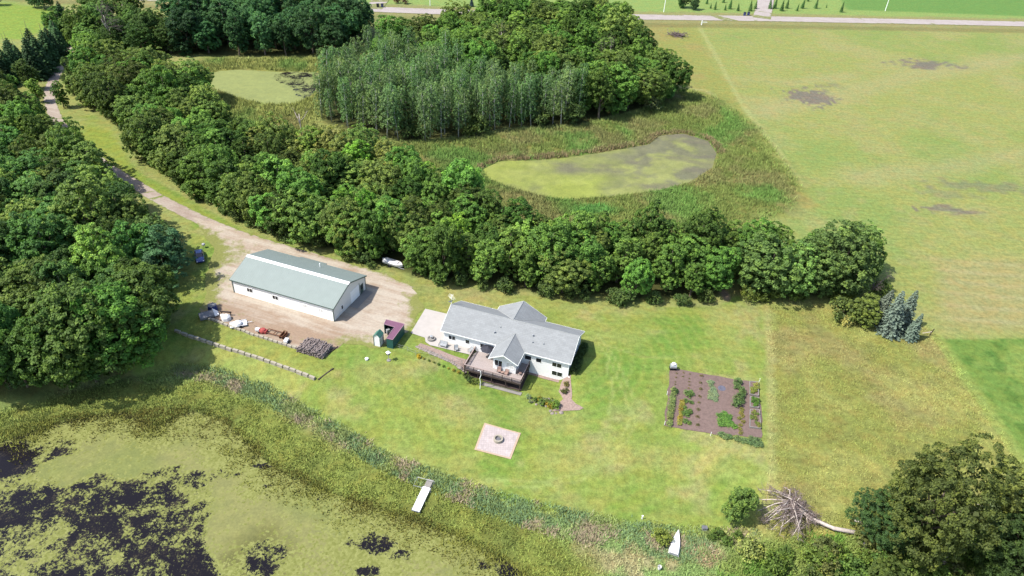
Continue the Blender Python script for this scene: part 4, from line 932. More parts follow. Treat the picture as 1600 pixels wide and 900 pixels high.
blades('pool_reeds', Z_MARSH1, 7000, 1.0, .2, gcol(1.05), 62, 'yellow green reeds ringing the small far pool', avoid=((POOL, 0.3), (WOODS[1], -2), (WOODS[2], -1)), feather=3)
def strip_poly(line, w): return ribbon(smooth_line(line, 1), w)
blades('reed_rim', strip_poly(UP([(752, 262), (780, 249), (830, 247), (880, 243), (930, 237), (1012, 223), (1030, 209), (1068, 206), (1112, 218), (1126, 240)], -.6), 1.3), 1300, .9, .2, lambda x, y: np.tile(lin(176, 160, 116) * .85, (len(x), 1)) * (0.7 + .6 * fbm(x, y, 3, 2, 2))[:, None], 69, 'tan dead reeds fringing the far shore of the middle pond', avoid=((POND, 0.1),))
# brown reed rim
def rim(P, w0, w1, count, seed, label, name, colr, h):
    P = np.asarray(P); c = P.mean(0); big = c + (P - c) * 1.25; blades(name, big, count, h, .22, lambda x, y: np.tile(colr, (len(x), 1)) * (0.8 + .4 * fbm(x, y, 3, 2, 2))[:, None], seed, label, avoid=((P, 0.2),), per=5, lean=.2, spread=.2)
BAND = UP([(-60, 692), (0, 640), (130, 600), (230, 588), (280, 568), (340, 576), (420, 606), (520, 662), (620, 716), (700, 744), (800, 776), (900, 800), (1000, 818), (1100, 824), (1190, 830), (1190, 900), (1150, 960), (860, 960), (830, 905), (780, 868), (700, 832), (600, 798), (480, 756), (400, 712), (350, 655), (300, 645), (262, 662), (235, 675), (190, 648), (120, 660), (0, 700)], -3.0)
blades('shore_reeds', BAND, 11000, .36, .16, gcol(1.2), 63, 'olive marsh plants and tall grass between the lawn and the weedy lake', avoid=((LAKE, -1.2),), per=5, lean=.45, spread=.25)
FR = UP([(-60, 780), (-60, 690), (100, 650), (230, 640), (300, 635), (360, 655), (430, 720), (520, 765), (640, 802), (720, 832), (790, 870), (850, 912), (800, 960), (700, 880), (600, 850), (480, 810), (380, 760), (330, 700), (240, 690), (100, 690)], -3.2)
blades('emergent_weeds', FR, 4200, .35, .2, lambda x, y: np.where((fbm(x, y, 3, 97, 3) > .5)[:, None], lin(150, 154, 72), lin(132, 130, 62)) * .8, 68, 'sparse weeds standing in the shallow lake edge', avoid=((MARSH, -99),), per=4, lean=.6, spread=.35, fade=LAKE)
SG = UP([(270, 570), (340, 574), (420, 602), (520, 657), (620, 712), (700, 741), (800, 773), (900, 797), (1000, 815), (1100, 822), (1185, 828), (1185, 870), (1100, 880), (1000, 862), (900, 845), (800, 815), (700, 775), (620, 742), (520, 690), (400, 620), (330, 594), (270, 585)], -2.6)
blades('shore_grass', SG, 6000, .5, .15, lambda x, y: np.where((fbm(x, y, 3.2, 91, 4) > .56)[:, None], lin(196, 180, 150), np.where((fbm(x, y, 4, 93, 3) > .5)[:, None], lin(142, 172, 118), lin(164, 182, 114))) * .95, 64, 'lush bluish green and pinkish tall grass along the lower lawn edge', per=5, lean=.5)
blades('field_grass', Z_ROUGH, 12000, .3, .12, gcol(1.1), 65, 'dry rough grass of the field right of the lawn', per=4, lean=.6, spread=.3)
SCR = UP([(1150, 845), (1250, 835), (1350, 840), (1620, 850), (1640, 960), (1130, 960), (1130, 880)], -1.5)
blades('thicket_weeds', SCR, 8000, .8, .22, lambda x, y: np.where((fbm(x, y, 3, 95, 3) > .5)[:, None], lin(120, 160, 70), lin(150, 170, 90)), 66, 'green weeds between the bushes at the lower right', per=5, lean=.5)

# ---------------------------------------------------------------- barn
R = math.radians
br = root('pole_barn', (*BF.o, 0), BF.a, 'long white steel barn with light green roof beside the gravel yard', 'barn')
BL, BD, BE, BR_ = 23.7, 12.4, 3.3, 5.5
w = MB()
for n0, s_ in ((.3, -1), (12.1, 1)): w.poly([(.3, n0, -.4), (23.4, n0, -.4), (23.4, n0, 3.32), (.3, n0, 3.32)])
w.build('wall', M['barnwall'], br)
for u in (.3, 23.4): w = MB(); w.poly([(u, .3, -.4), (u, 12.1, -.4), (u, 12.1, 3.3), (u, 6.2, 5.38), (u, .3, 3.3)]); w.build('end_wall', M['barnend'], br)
r_ = MB(); r_.slab([(0, 0, BE), (BL, 0, BE), (BL, 6.2, BR_), (0, 6.2, BR_)], .12); r_.slab([(0, 6.205, BR_), (BL, 6.205, BR_), (BL, BD, BE), (14.0, BD, BE), (14.0, BD + .7, BE - .25), (7.7, BD + .7, BE - .25), (7.7, BD, BE), (0, BD, BE)], .12)
rf = r_.build('roof', M['barnroof'], br)
c_ = MB(); c_.slab([(-.05, 5.7, BR_ - .177 + .035), (BL + .05, 5.7, BR_ - .177 + .035), (BL + .05, 6.2, BR_ + .035), (-.05, 6.2, BR_ + .035)], .03); c_.slab([(-.05, 6.21, BR_ + .035), (BL + .05, 6.21, BR_ + .035), (BL + .05, 6.45, BR_ - .05), (-.05, 6.45, BR_ - .05)], .03)
c_.build('ridge_cap', M['white'], rf)
p = MB(); p.tube([(14.3, 10.2, 3.9), (14.3, 10.2, 4.9)], .09, 8); p.build('vent_pipe', M['white'], rf)
t_ = MB()
for u, n in ((.28, .28), (23.42, .28), (23.42, 12.12), (.28, 12.12)): t_.box(u - .07, n - .07, -.4, u + .07, n + .07, 3.2)
for u in (-.03, BL + .03):
    t_.slab([(u - .05, -.02, BE - .06), (u + .05, -.02, BE - .06), (u + .05, 6.2, BR_ - .06), (u - .05, 6.2, BR_ - .06)], .18); t_.slab([(u - .05, 6.2, BR_ - .06), (u + .05, 6.2, BR_ - .06), (u + .05, BD, BE - .06), (u - .05, BD, BE - .06)], .18)
t_.box(0, -.06, BE - .2, BL, -.003, BE - .03); t_.build('corner_trim', M['trimgreen'], br)
f_ = MB(); f_.box(.2, .12, -.4, 23.5, .297, .02); f_.box(.05, -.9, -.3, 23.7, .12, .035); f_.build('stone_footing', M['stone'], br)
def window(parent, u, n, z, w, h, axis=0, out=-1, panes=2, name='window', glass='glass', fr='white', t=.05):
    """framed window in a wall; axis 0: wall along u, axis 1: wall along n"""
    m = MB(); k = MB(); fw = .07
    def bx(mb, a0, z0, a1, z1, d0, d1):
        lo, hi = min(d0, d1), max(d0, d1)
        if axis == 0: mb.box(a0, n + lo, z0, a1, n + hi, z1)
        else: mb.box(u + lo, a0, z0, u + hi, a1, z1)
    c = u if axis == 0 else n
    bx(m, c - w / 2 - fw, z - h / 2 - fw, c + w / 2 + fw, z - h / 2, out * .002, out * t); bx(m, c - w / 2 - fw, z + h / 2, c + w / 2 + fw, z + h / 2 + fw, out * .002, out * t)
    bx(m, c - w / 2 - fw, z - h / 2, c - w / 2, z + h / 2, out * .002, out * t); bx(m, c + w / 2, z - h / 2, c + w / 2 + fw, z + h / 2, out * .002, out * t)
    for q in range(1, panes): bx(m, c - w / 2 + w * q / panes - .03, z - h / 2, c - w / 2 + w * q / panes + .03, z + h / 2, out * .002, out * t)
    bx(k, c - w / 2, z - h / 2, c + w / 2, z + h / 2, out * .003, out * .02)
    f = m.build(name, M[fr], parent); k.build('pane', M[glass], f); return f
M['blind'] = simple('closed_blind', (0.50, 0.49, 0.47), 0.6, 0.05, 2)
for u in (4.3, 10.3): window(br, u, .3, 1.75, 1.25, .85)
for u in (17.1, 20.6): window(br, u, .3, 1.75, .8, .75, glass='blind')
window(br, 23.4, 3.3, 1.35, .55, .9, 1, 1, 1)
d_ = MB(); d_.box(23.403, 6.5, -.02, 23.45, 9.7, 2.75)
for z in (.0, .68, 1.36, 2.04): d_.box(23.451, 6.55, z + .03, 23.47, 9.65, z + .62)
d_.build('garage_door', M['white'], br)
d_ = MB(); d_.box(23.403, 9.7, 0, 23.5, 9.85, 2.85); d_.box(23.403, 10.1, 0, 23.46, 11.2, 2.15); dd = d_.build('entry_door', M['trimgreen'], br)
d_ = MB(); d_.box(23.463, 10.3, 1.0, 23.48, 11.0, 1.95); d_.build('pane', M['glass'], dd)
d_ = MB(); d_.box(23.45, 5.6, -.3, 25.3, 11.7, .07); d_.build('door_slab', M['slabgrey'], br)

# ---------------------------------------------------------------- house
hs = root('ranch_house', (*HF.o, 0), HF.a, 'long white ranch house with pale grey shingle roof and raised rear deck', 'house')
def zr(n): return 3.0 + 2.6 * n / 5.0
w = MB(); u0, u1, n0, n1 = .45, 24.55, .5, 9.5
pf = [(n0, -2.3), (n1, -.3), (n1, 2.95), (5, 5.3), (n0, 2.95)]
w.poly([(u0, a, b) for a, b in pf]); w.poly([(u1, a, b) for a, b in pf]); w.poly([(u0, n0, -2.3), (u1, n0, -2.3), (u1, n0, 2.95), (u0, n0, 2.95)]); w.poly([(u0, n1, -.3), (u1, n1, -.3), (u1, n1, 2.95), (u0, n1, 2.95)])
w.build('wall', M['siding'], hs)
w = MB(); ru0, ru1, rn = 8.1, 16.7, 10.75
for u in (ru0, ru1): w.poly([(u, 9.502, -.3), (u, rn, -.3), (u, rn, 3.05), (u, 9.502, 3.05)])
w.poly([(ru0, rn, -.3), (ru1, rn, -.3), (ru1, rn, 3.05), (12.4, rn, 5.35), (ru0, rn, 3.05)]); w.build('rear_wing_wall', M['siding'], hs)
w = MB(); bu0, bu1, bn = 11.5, 15.8, -2.85
for u in (bu0, bu1): w.poly([(u, .498, -.1), (u, bn, -.1), (u, bn, 3.05), (u, .498, 3.05)])
w.poly([(bu0, bn, -.1), (bu1, bn, -.1), (bu1, bn, 3.05), (13.67, bn, 4.2), (bu0, bn, 3.05)]); sun_w = w.build('sunroom_wall', M['siding'], hs)
r_ = MB(); T_ = .16
r_.slab([(0, 0, 3), (25, 0, 3), (25, 5, 5.6), (0, 5, 5.6)], T_); r_.slab([(0, 5.004, 5.6), (25, 5.004, 5.6), (25, 10, 3), (0, 10, 3)], T_); rf = r_.build('roof', M['shingle'], hs)
r_ = MB(); r_.slab([(12.4, 4.98, 5.61), (12.4, 11.25, 5.61), (7.6, 11.25, 3.01), (7.6, 10.0, 3.01)], .12); r_.slab([(12.404, 4.98, 5.61), (17.2, 10.0, 3.01), (17.2, 11.25, 3.01), (12.404, 11.25, 5.61)], .12); r_.build('rear_wing_roof', M['shingle'], hs)
r_ = MB(); r_.slab([(13.67, -3.85, 4.46), (13.67, 2.8, 4.46), (10.95, 0.02, 3.02), (10.95, -3.85, 3.02)], .14); r_.slab([(13.674, -3.85, 4.46), (16.4, -3.85, 3.02), (16.4, 0.02, 3.02), (13.674, 2.8, 4.46)], .14); r_.build('sunroom_roof', M['shingle'], hs)
t_ = MB()
def fascia(a, b, h=.17, th=.04, up=-.01):
    a, b = Vector(a), Vector(b); d = (b - a); s = Vector((d.y, -d.x, 0)).normalized() * th
    v = [a, b, b + s, a + s]; i = len(t_.v)
    t_.v += [tuple(q + Vector((0, 0, up))) for q in v] + [tuple(q - Vector((0, 0, h))) for q in v]
    for q in ((0, 1, 2, 3), (7, 6, 5, 4), (0, 4, 5, 1), (1, 5, 6, 2), (2, 6, 7, 3), (3, 7, 4, 0)): t_.f.append(tuple(i + k for k in q))
fascia((0, -.003, 3), (25, -.003, 3)); fascia((25.003, 0, 3), (25.003, 5, 5.6)); fascia((25.003, 5, 5.6), (25.003, 10, 3)); fascia((-.003, 5, 5.6), (-.003, 0, 3)); fascia((-.003, 10, 3), (-.003, 5, 5.6)); fascia((25, 10.003, 3), (17.2, 10.003, 3)); fascia((7.6, 10.003, 3), (0, 10.003, 3))
fascia((10.95, -3.853, 3.02), (13.67, -3.853, 4.46)); fascia((13.67, -3.853, 4.46), (16.4, -3.853, 3.02)); fascia((10.947, 0, 3.02), (10.947, -3.85, 3.02)); fascia((16.403, -3.85, 3.02), (16.403, 0, 3.02))
fascia((17.203, 10, 3.01), (17.203, 11.25, 3.01)); fascia((17.2, 11.253, 3.01), (12.4, 11.253, 5.61)); fascia((12.4, 11.253, 5.61), (7.6, 11.253, 3.01)); fascia((7.597, 11.25, 3.01), (7.597, 10, 3.01))
t_.build('fascia', M['white'], hs)
M['flash'] = simple('pale_ridge_shingle', lin(214, 217, 216), 0.8, 0.05, 2)
v_ = MB()   # pale valley and ridge flashings
v_.tube([(13.67, -3.85, 4.49), (13.67, 2.8, 4.49)], .05, 5); v_.tube([(13.67, 2.8, 4.5), (10.95, .02, 3.05)], .06, 5); v_.tube([(13.67, 2.8, 4.5), (16.4, .02, 3.05)], .06, 5)
v_.tube([(12.4, 5, 5.64), (7.6, 10, 3.04)], .07, 5); v_.tube([(12.4, 5, 5.64), (17.2, 10, 3.04)], .07, 5); v_.tube([(12.4, 5, 5.63), (12.4, 11.25, 5.63)], .05, 5); v_.tube([(0, 5, 5.62), (25, 5, 5.62)], .05, 5); v_.build('flashing', M['flash'], rf)
for (u, n, h, r) in ((9.9, 1.9, .45, .10), (10.6, 3.1, .3, .05), (16.9, 3.0, .4, .09), (17.2, 1.9, .35, .07), (19.2, 2.1, .3, .06)):
    p = MB(); p.tube([(u, n, zr(n) - .1), (u, n, zr(n) + h)], r, 8); p.lathe([(r * 1.6, 0), (r * 1.6, .06), (0, .1)], (u, n, zr(n) + h - .05), 8); p.build('vent_pipe', M['metal'], rf)
for u, wd in ((2.1, 1.3), (5.2, .75), (8.1, .7)): window(hs, u, n0, 1.55, wd, .9, panes=2 if wd > 1 else 1)
for u, wd in ((17.0, 1.2), (19.0, 1.0), (22.4, 1.7)): window(hs, u, n0, 1.55, wd, .95, panes=2 if wd > 1.3 else 1)
window(hs, 22.6, n0, -.45, 1.9, 1.0, panes=2, fr='white')
window(hs, u1, 5.0, 1.6, .8, 1.0, 1, 1, 1)
for u in (12.5, 14.7): window(hs, u, bn, 1.5, 1.35, 1.25, panes=2, glass='blind' if u > 14 else 'glass')
for n in (-1.8, -.6): window(hs, bu1, n, 1.4, .8, 1.2, 1, 1, 1)
window(hs, bu0, -1.2, 1.2, 1.5, 1.9, 1, -1, 2)
p = MB(); p.lathe([(0, 0), (.25, .04), (.42, .15)], (0, 0, 0), 14); di = p.build('satellite_dish', M['metal'], hs, (-.15, 5.2, 5.95)); di.rotation_euler = (R(-55), 0, R(40))
p = MB(); p.tube([(0, 0, -.4), (0, 0, 0)], .03, 5); p.build('mast', M['metal'], di)
an = MB(); an.tube([(-.25, 5.9, 2.5), (-.25, 5.9, 7.2)], .035, 5)
for k, (z, l) in enumerate(((7.1, .5), (6.8, .7), (6.5, .85), (6.2, .6))): an.tube([(-.25 - l, 5.9 + .2, z), (-.25 + l, 5.9 - .2, z)], .02, 4)
an.tube([(-.25, 5.2, 6.7), (-.25, 6.7, 6.75)], .02, 4); an.build('antenna', M['white'], hs)
d_ = MB(); d_.tube([(24.6, .45, 2.8), (24.6, .45, -.2), (24.9, .3, -.35), (27.9, -.1, -.45)], .07, 6); d_.build('downspout', M['white'], hs)
d_ = MB(); d_.box(9.4, 11.5, 0, 10.7, 12.4, .5); d_.lathe([(.35, .5), (.35, .62), (0, .66)], (10.05, 11.95, 0), 12); ac = d_.build('air_conditioner', M['metal'], None, (*HF.w(0, 0), 0), HF.a); tag(ac, 'grey air conditioning unit on the grass behind the roof peak of the house', 'air conditioner')

# deck
DU0, DU1, DN0 = 6.74, 17.45, -4.95
d_ = MB(); d_.box(DU0, DN0, -.14, DU1, .497, -.05); dk = d_.build('deck', M['deck'], hs)
d_ = MB(); d_.box(DU0 - .03, DN0 - .04, -.42, DU1 + .03, DN0 - .002, -.02); d_.box(DU0 - .04, DN0, -.42, DU0 - .002, .6, -.02); d_.box(DU1 + .002, DN0, -.42, DU1 + .04, .6, -.02)
for n in (-3.6, -2.2, -.8): d_.box(DU0, n - .05, -.38, DU1, n + .05, -.15)
d_.build('rim_joist', M['darkwood'], dk)
for u in (6.85, 9.4, 12.0, 14.7, 17.33):
    p = MB(); x, y = HF.w(u, DN0 + .12); p.box(u - .08, DN0 + .04, gh(x, y) - .2, u + .08, DN0 + .2, -.43); p.build('post', M['darkwood'], dk)
p = MB(); x, y = HF.w(17.33, .2); p.box(17.25, .1, gh(x, y) - .3, 17.41, .26, -.43); p.build('post', M['darkwood'], dk)
def railing(a, b):
    a, b = Vector(a), Vector(b); L = (b - a).length; d = (b - a) / L; n = max(1, int(L / .13)); m = MB()
    s = Vector((-d.y, d.x)) * .02
    for k in range(n + 1):
        q = a + d * L * k / n; m.tube([(q.x, q.y, -.35), (q.x, q.y, .88)], .026, 4)
    m.tube([(a.x, a.y, .06), (b.x, b.y, .06)], .03, 4); m.tube([(a.x, a.y, .86), (b.x, b.y, .86)], .035, 4)
    for k in range(int(L / 1.8) + 1):
        q = a + d * min(L, k * 1.8); m.box(q.x - .05, q.y - .05, -.05, q.x + .05, q.y + .05, .92)
    o = m.build('railing', M['darkwood'], dk); c = MB(); c.box(min(a.x, b.x) - .08, min(a.y, b.y) - .08, .923, max(a.x, b.x) + .08, max(a.y, b.y) + .08, .965); c.build('rail_cap', M['railcap'], dk)
railing((DU0 + .06, DN0 + .06), (DU1 - .06, DN0 + .06)); railing((DU0 + .06, DN0 + .25), (DU0 + .06, .45)); railing((DU1 - .06, DN0 + .25), (DU1 - .06, .45))
s_ = MB()   # lattice skirt in the shade below the deck
for k in range(36): s_.box(8.2 + k * .26, -5.32, -2.15, 8.24 + k * .26, -5.28, -1.25)
s_.box(8.2, -5.34, -1.27, 17.6, -5.26, -1.2); s_.build('lower_railing', M['darkwood'], dk)

# deck and patio furniture
M['canvas'] = simple('tan_canvas', lin(214, 178, 164), 0.8, 0.1, 2)
def chair(p, rz, label, mat='canvas', w=.7, group=None, cat='chair', name='patio_chair'):
    r = root(name, p, rz, label, cat, group)
    m = MB(); m.box(-w / 2, -.32, .36, w / 2, .32, .46); m.build('seat', M[mat], r, bevel=.02)
    m = MB(); m.slab([(-w / 2, .32, .5), (w / 2, .32, .5), (w / 2, .5, 1.0), (-w / 2, .5, 1.0)], .09); m.build('backrest', M[mat], r)
    m = MB()
    for sx in (-1, 1):
        if sx > 0: m.tube([(-w / 2, .0, .34), (w / 2, .0, .34)], .02, 4)
        m.tube([(sx * w / 2, -.3, 0), (sx * w / 2, -.3, .62), (sx * w / 2, .38, .66)], .03, 4); m.tube([(sx * w / 2, .36, 0), (sx * w / 2, .44, .9)], .03, 4)
    m.build('frame', M['black'], r); return r
def hl(u, n, z): x, y = HF.w(u, n); return (x, y, z)
um = root('patio_umbrella', hl(9.5, -.4, -.05), 0, 'open charcoal umbrella on the upper deck left of the gabled sunroom', 'umbrella')
m = MB(); m.lathe([(1.32, 1.95), (.7, 2.2), (.05, 2.42), (0, 2.45)], n=8); m.build('canopy', M['umbrella'], um)
m = MB(); m.tube([(0, 0, .1), (0, 0, 2.5)], .03, 6); m.build('pole', M['metal'], um); m = MB(); m.lathe([(0, 0), (.3, 0), (.3, .08), (.05, .12)], n=12); m.build('base', M['black'], um)
chair(hl(12.9, -3.5, -.05), HF.a + .2, 'tan cushioned deck chair in front of the sunroom, left of the pair'); chair(hl(14.3, -3.7, -.05), HF.a - .1, 'tan cushioned deck chair in front of the sunroom, right of the pair')
chair(hl(16.6, -2.6, -.05), HF.a + 1.6, 'pinkish tan chair on the deck between sunroom and right railing')
tb = root('side_table', hl(13.6, -3.75, -.05), 0, 'small round table between the two tan deck chairs', 'table'); m = MB(); m.lathe([(0, .5), (.3, .5), (.3, .54), (0, .54)], n=12); m.build('table_top', M['canvas'], tb); m = MB(); m.tube([(0, 0, 0), (0, 0, .5)], .04, 6); m.build('leg', M['black'], tb)
chair(hl(.9, -.9, .13), HF.a, 'grey two seat patio bench against the house wall on the left', 'metal', 1.5, cat='bench', name='patio_bench')
chair(hl(3.6, -1.0, .13), HF.a + .5, 'lone dark chair in the middle of the white patio slab', 'metal'); chair(hl(6.2, -.5, .13), HF.a - .5, 'dark chair on the patio beside the deck corner', 'metal')
fp = root('round_planter', (*g(674, 531)[:2], .13), 0, 'round grey stone ring planter at the left corner of the white patio', 'planter'); m = MB(); m.lathe([(.75, 0), (.75, .35), (.55, .35), (.55, .2), (0, .2)], n=16); m.build('ring', M['slabgrey'], fp); m = MB(); m.lathe([(.12, .2), (.1, .7), (.3, .8), (0, .85)], n=10); m.build('bowl', M['metal'], fp)

# ---------------------------------------------------------------- fire pit patio
c4 = [Vector(g(*q)) for q in ((757, 661), (814, 677), (798, 718), (741, 703))]; cc = sum(c4, Vector()) / 4
drape('paver_patio', [(p[0], p[1]) for p in c4], M['border'], .09, 1.0); drape('paver_center', [tuple((cc + (p - cc) * .9)[:2]) for p in c4], M['pinkpaver'], .10, 1.0)
fr = root('fire_pit', g(778.5, 688), 0, 'round stone fire ring in the middle of the pink paver square', 'fire pit')
m = MB(); m.lathe([(.78, 0), (.80, .5), (.78, .55), (.55, .55), (.53, .2)], n=24); m.build('ring', M['stone'], fr); m = MB(); m.lathe([(0, .30), (.3, .27), (.56, .22)], n=16); m.build('ashes', M['tarpgrey'], fr)

# ---------------------------------------------------------------- sheds by the yard
def prism(m, pts, z0, z1):
    i = len(m.v); n = len(pts); m.v += [(p[0], p[1], z0) for p in pts] + [(p[0], p[1], z1) for p in pts]
    m.f.append(tuple(reversed(range(i, i + n)))); m.f.append(tuple(range(i + n, i + 2 * n)))
    for j in range(n): m.f.append((i + j, i + (j + 1) % n, i + n + (j + 1) % n, i + n + j))
A_ = Vector((*U(582.7, 525.2, 2.3), 0)); B_ = Vector((*U(593.3, 527.8, 2.3), 0)); C_ = Vector((*U(602, 521.0, 2.3), 0))
ex = (B_ - A_).normalized(); ang = math.atan2(ex.y, ex.x); W_ = (B_ - A_).length; L_ = (C_ - B_).length
sh = root('garden_shed', (A_.x, A_.y, 0), ang, 'small white garden shed with bright green gable roof beside the maroon roofed shelter', 'shed')
m = MB(); 
pf = [(0.06, -.2), (W_ - .06, -.2), (W_ - .06, 2.22), (W_ / 2, 2.85), (.06, 2.22)]
m.poly([(a, .08, b) for a, b in pf]); m.poly([(a, L_ - .08, b) for a, b in pf]); m.poly([(.06, .08, -.2), (.06, L_ - .08, -.2), (.06, L_ - .08, 2.22), (.06, .08, 2.22)]); m.poly([(W_ - .06, .08, -.2), (W_ - .06, L_ - .08, -.2), (W_ - .06, L_ - .08, 2.22), (W_ - .06, .08, 2.22)]); m.build('wall', M['siding'], sh)
m = MB(); m.slab([(-.06, -.05, 2.25), (W_ / 2, -.05, 2.97), (W_ / 2, L_ + .05, 2.97), (-.06, L_ + .05, 2.25)], .07); m.slab([(W_ / 2 + .003, -.05, 2.97), (W_ + .06, -.05, 2.25), (W_ + .06, L_ + .05, 2.25), (W_ / 2 + .003, L_ + .05, 2.97)], .07); m.build('roof', M['shedroof'], sh)
m = MB()
for a, b in ((.05, .07), (W_ - .05, .07), (W_ - .05, L_ - .07)): m.box(a - .05, b - .05, -.2, a + .05, b + .05, 2.2)
m.build('corner_trim', M['trimgreen'], sh)
zz = 2.25; M['pinkedge'] = simple('pale_pink_trim', lin(222, 180, 196), .5, .05, 2)
outer = [Vector(U(*q, zz)) for q in ((599.9, 506.3), (603.4, 499.3), (631.9, 506.3), (613.5, 530.9), (603.8, 528.7), (616.6, 511.1))]
o0 = outer[3]; loc = [(p - o0) for p in outer]
ls = root('open_shelter', (o0.x, o0.y, 0), 0, 'L shaped dark green shelter with maroon metal roof at the yard edge', 'shelter')
m = MB(); m.slab([(p.x, p.y, zz) for p in loc], .1); m.build('roof', M['maroon'], ls)
m = MB()
for i, (a, b) in enumerate(((1, 2), (2, 3), (3, 4), (0, 1))):
    pa, pb = loc[a], loc[b]; ce = sum(loc, Vector((0, 0))) / 6; pa = pa + (ce - pa) * .02; pb = pb + (ce - pb) * .02; m.poly([(pa.x, pa.y, -.2), (pb.x, pb.y, -.2), (pb.x, pb.y, zz - .1), (pa.x, pa.y, zz - .1)])
m.build('wall', M['shedgreen'], ls)
m = MB()
for k in (4, 5, 0): q = loc[k] + (sum(loc, Vector((0, 0))) / 6 - loc[k]) * .04; m.box(q.x - .06, q.y - .06, -.1, q.x + .06, q.y + .06, zz - .1)
m.build('post', M['shedgreen'], ls)
m = MB(); pts = [loc[i] for i in range(6)]
for i in range(6):
    a, b = pts[i], pts[(i + 1) % 6]; m.tube([(a.x, a.y, zz + .02), (b.x, b.y, zz + .02)], .05, 4)
m.build('roof_edge', M['pinkedge'], ls)
q = g(610, 520); mo = root('garden_tractor', (q.x, q.y, 0), .6, 'small grey machine parked under the maroon roofed shelter', 'tractor')
m = MB(); m.box(-.8, -.35, .3, .8, .35, .75); m.box(-.8, -.3, .75, -.1, .3, 1.1); m.build('body', M['metal'], mo, bevel=.06)
for x, y in ((-.55, -.45), (-.55, .45), (.6, -.4), (.6, .4)): m = MB(); m.tube([(x, y - .1, .28), (x, y + .1, .28)], .28, 12); m.build('wheel', M['rubber'], mo)

# ---------------------------------------------------------------- retaining walls
def block_wall(pxs, L, hgt, dep, label, jit=.04):
    P = [Vector(g(*q)) for q in pxs]; r = root('retaining_wall', P[0], 0, label, 'retaining wall'); first = None; rr = random.Random(9)
    pos = []; acc = 0
    for a, b in zip(P, P[1:]):
        d = Vector((b.x - a.x, b.y - a.y)); l = d.length; s = acc
        while s < l: t = s / l; pos.append((a.x + d.x * t, a.y + d.y * t, math.atan2(d.y, d.x))); s += L * 1.03
        acc = s - l
    base = MB(); base.box(-L / 2, -dep / 2, -.5, L / 2, dep / 2, hgt)
    for x, y, a in pos:
        if first is None: o = base.build('block', M['stone'], r, bevel=.03); first = o
        else: o = first.copy(); link(o, r)
        o.location = Vector((x + rr.uniform(-jit, jit), y + rr.uniform(-jit, jit), gh(x, y) + rr.uniform(-.03, .05))) - P[0]; o.rotation_euler = (0, rr.uniform(-.02, .02), a + rr.uniform(-.03, .03)); o.scale = (rr.uniform(.86, .95), 1, 1)
    return r
block_wall([(319, 497.5), (331, 500), (352, 508), (375, 516), (396, 524), (427, 533.5), (450, 541), (472, 548), (497, 557)], 1.0, .42, .4, 'upper row of pale stone blocks holding the gravel below the barn')
block_wall([(278, 519), (301, 528), (342, 541), (379, 552.5), (420, 566), (460, 580.5), (495, 594)], 1.35, .5, .45, 'lower row of pale stone blocks crossing the lawn towards the marsh')
m = MB(); a, b = g(497, 594), g(521, 576); m.tube([a + Vector((0, 0, .12)), b + Vector((0, 0, .12))], .14, 5); o = m.build('timber_edging', M['darkwood']); tag(o, 'dark timber edging running up the grass from the lower block row', 'edging')
m = MB(); a, b = g(513, 553), g(528, 542); m.tube([a + Vector((0, 0, .1)), b + Vector((0, 0, .1))], .12, 5); o = m.build('timber_edging', M['darkwood']); tag(o, 'short dark timber edging right of the firewood pile', 'edging')

# ---------------------------------------------------------------- things stored along the upper wall
def woodpile():
    a = g(492, 547); r = root('firewood_pile', a, BF.a, 'big heap of grey split firewood at the right end of the upper block row', 'firewood'); rr = random.Random(4); m = MB(); k = MB()
    for row in range(9):
        for c in range(15):
            for l in range(int(6 - abs(c - 7) * .25)):
                x = -2.5 + c * .36 + rr.uniform(-.1, .1); y = -1.5 + row * .38 + rr.uniform(-.08, .08); z = .13 + l * .24 + rr.uniform(-.05, .08)
                if l < 3 and 0 < row < 8 and 0 < c < 14: continue
                an = rr.gauss(0, .35); dx, dy = math.cos(an + 1.2) * .27, math.sin(an + 1.2) * .27; dz = rr.uniform(-.08, .08)
                m.tube([(x - dx, y - dy, z - dz), (x + dx, y + dy, z + dz)], rr.uniform(.08, .13), 5)
    m.build('logs', M['firewood'], r); k.box(-2.3, -1.3, 0, 2.3, 1.3, .75); k.build('pile_core', M['darkwood'], r)
woodpile()
def crate_like(px, py, rz, name, label, cat, parts):
    r = root(name, g(px, py), rz, label, cat)
    for nm, mat, fn in parts: m = MB(); fn(m); m.build(nm, M[mat], r, bevel=.03)
    return r
def tub(m):
    b_ = [(math.cos(k * math.pi / 3) * 1.15, math.sin(k * math.pi / 3) * .85) for k in range(6)]
    i = len(m.v); m.v += [(x, y, .1) for x, y in b_] + [(x * .85, y * .85, 1.15) for x, y in b_]; m.f.append(tuple(reversed(range(i, i + 6)))); m.f.append(tuple(range(i + 6, i + 12)))
    for j in range(6): m.f.append((i + j, i + (j + 1) % 6, i + 6 + (j + 1) % 6, i + 6 + j))
crate_like(333, 484, BF.a, 'covered_boat', 'blue covered dinghy with grey top, topmost of the row below the barn', 'boat', (('hull', 'blue', tub), ('cover', 'tarpgrey', lambda m: m.lathe([(.0, 1.32), (.5, 1.28), (.9, 1.17), (0, 1.16)], n=6))))
def tent(m): m.slab([(-1.5, -1.0, .7), (1.1, -1.0, .7), (1.1, 0, 1.35), (-1.5, 0, 1.35)], .5); m.slab([(-1.5, .005, 1.35), (1.1, .005, 1.35), (1.1, 1.0, .7), (-1.5, 1.0, .7)], .5)
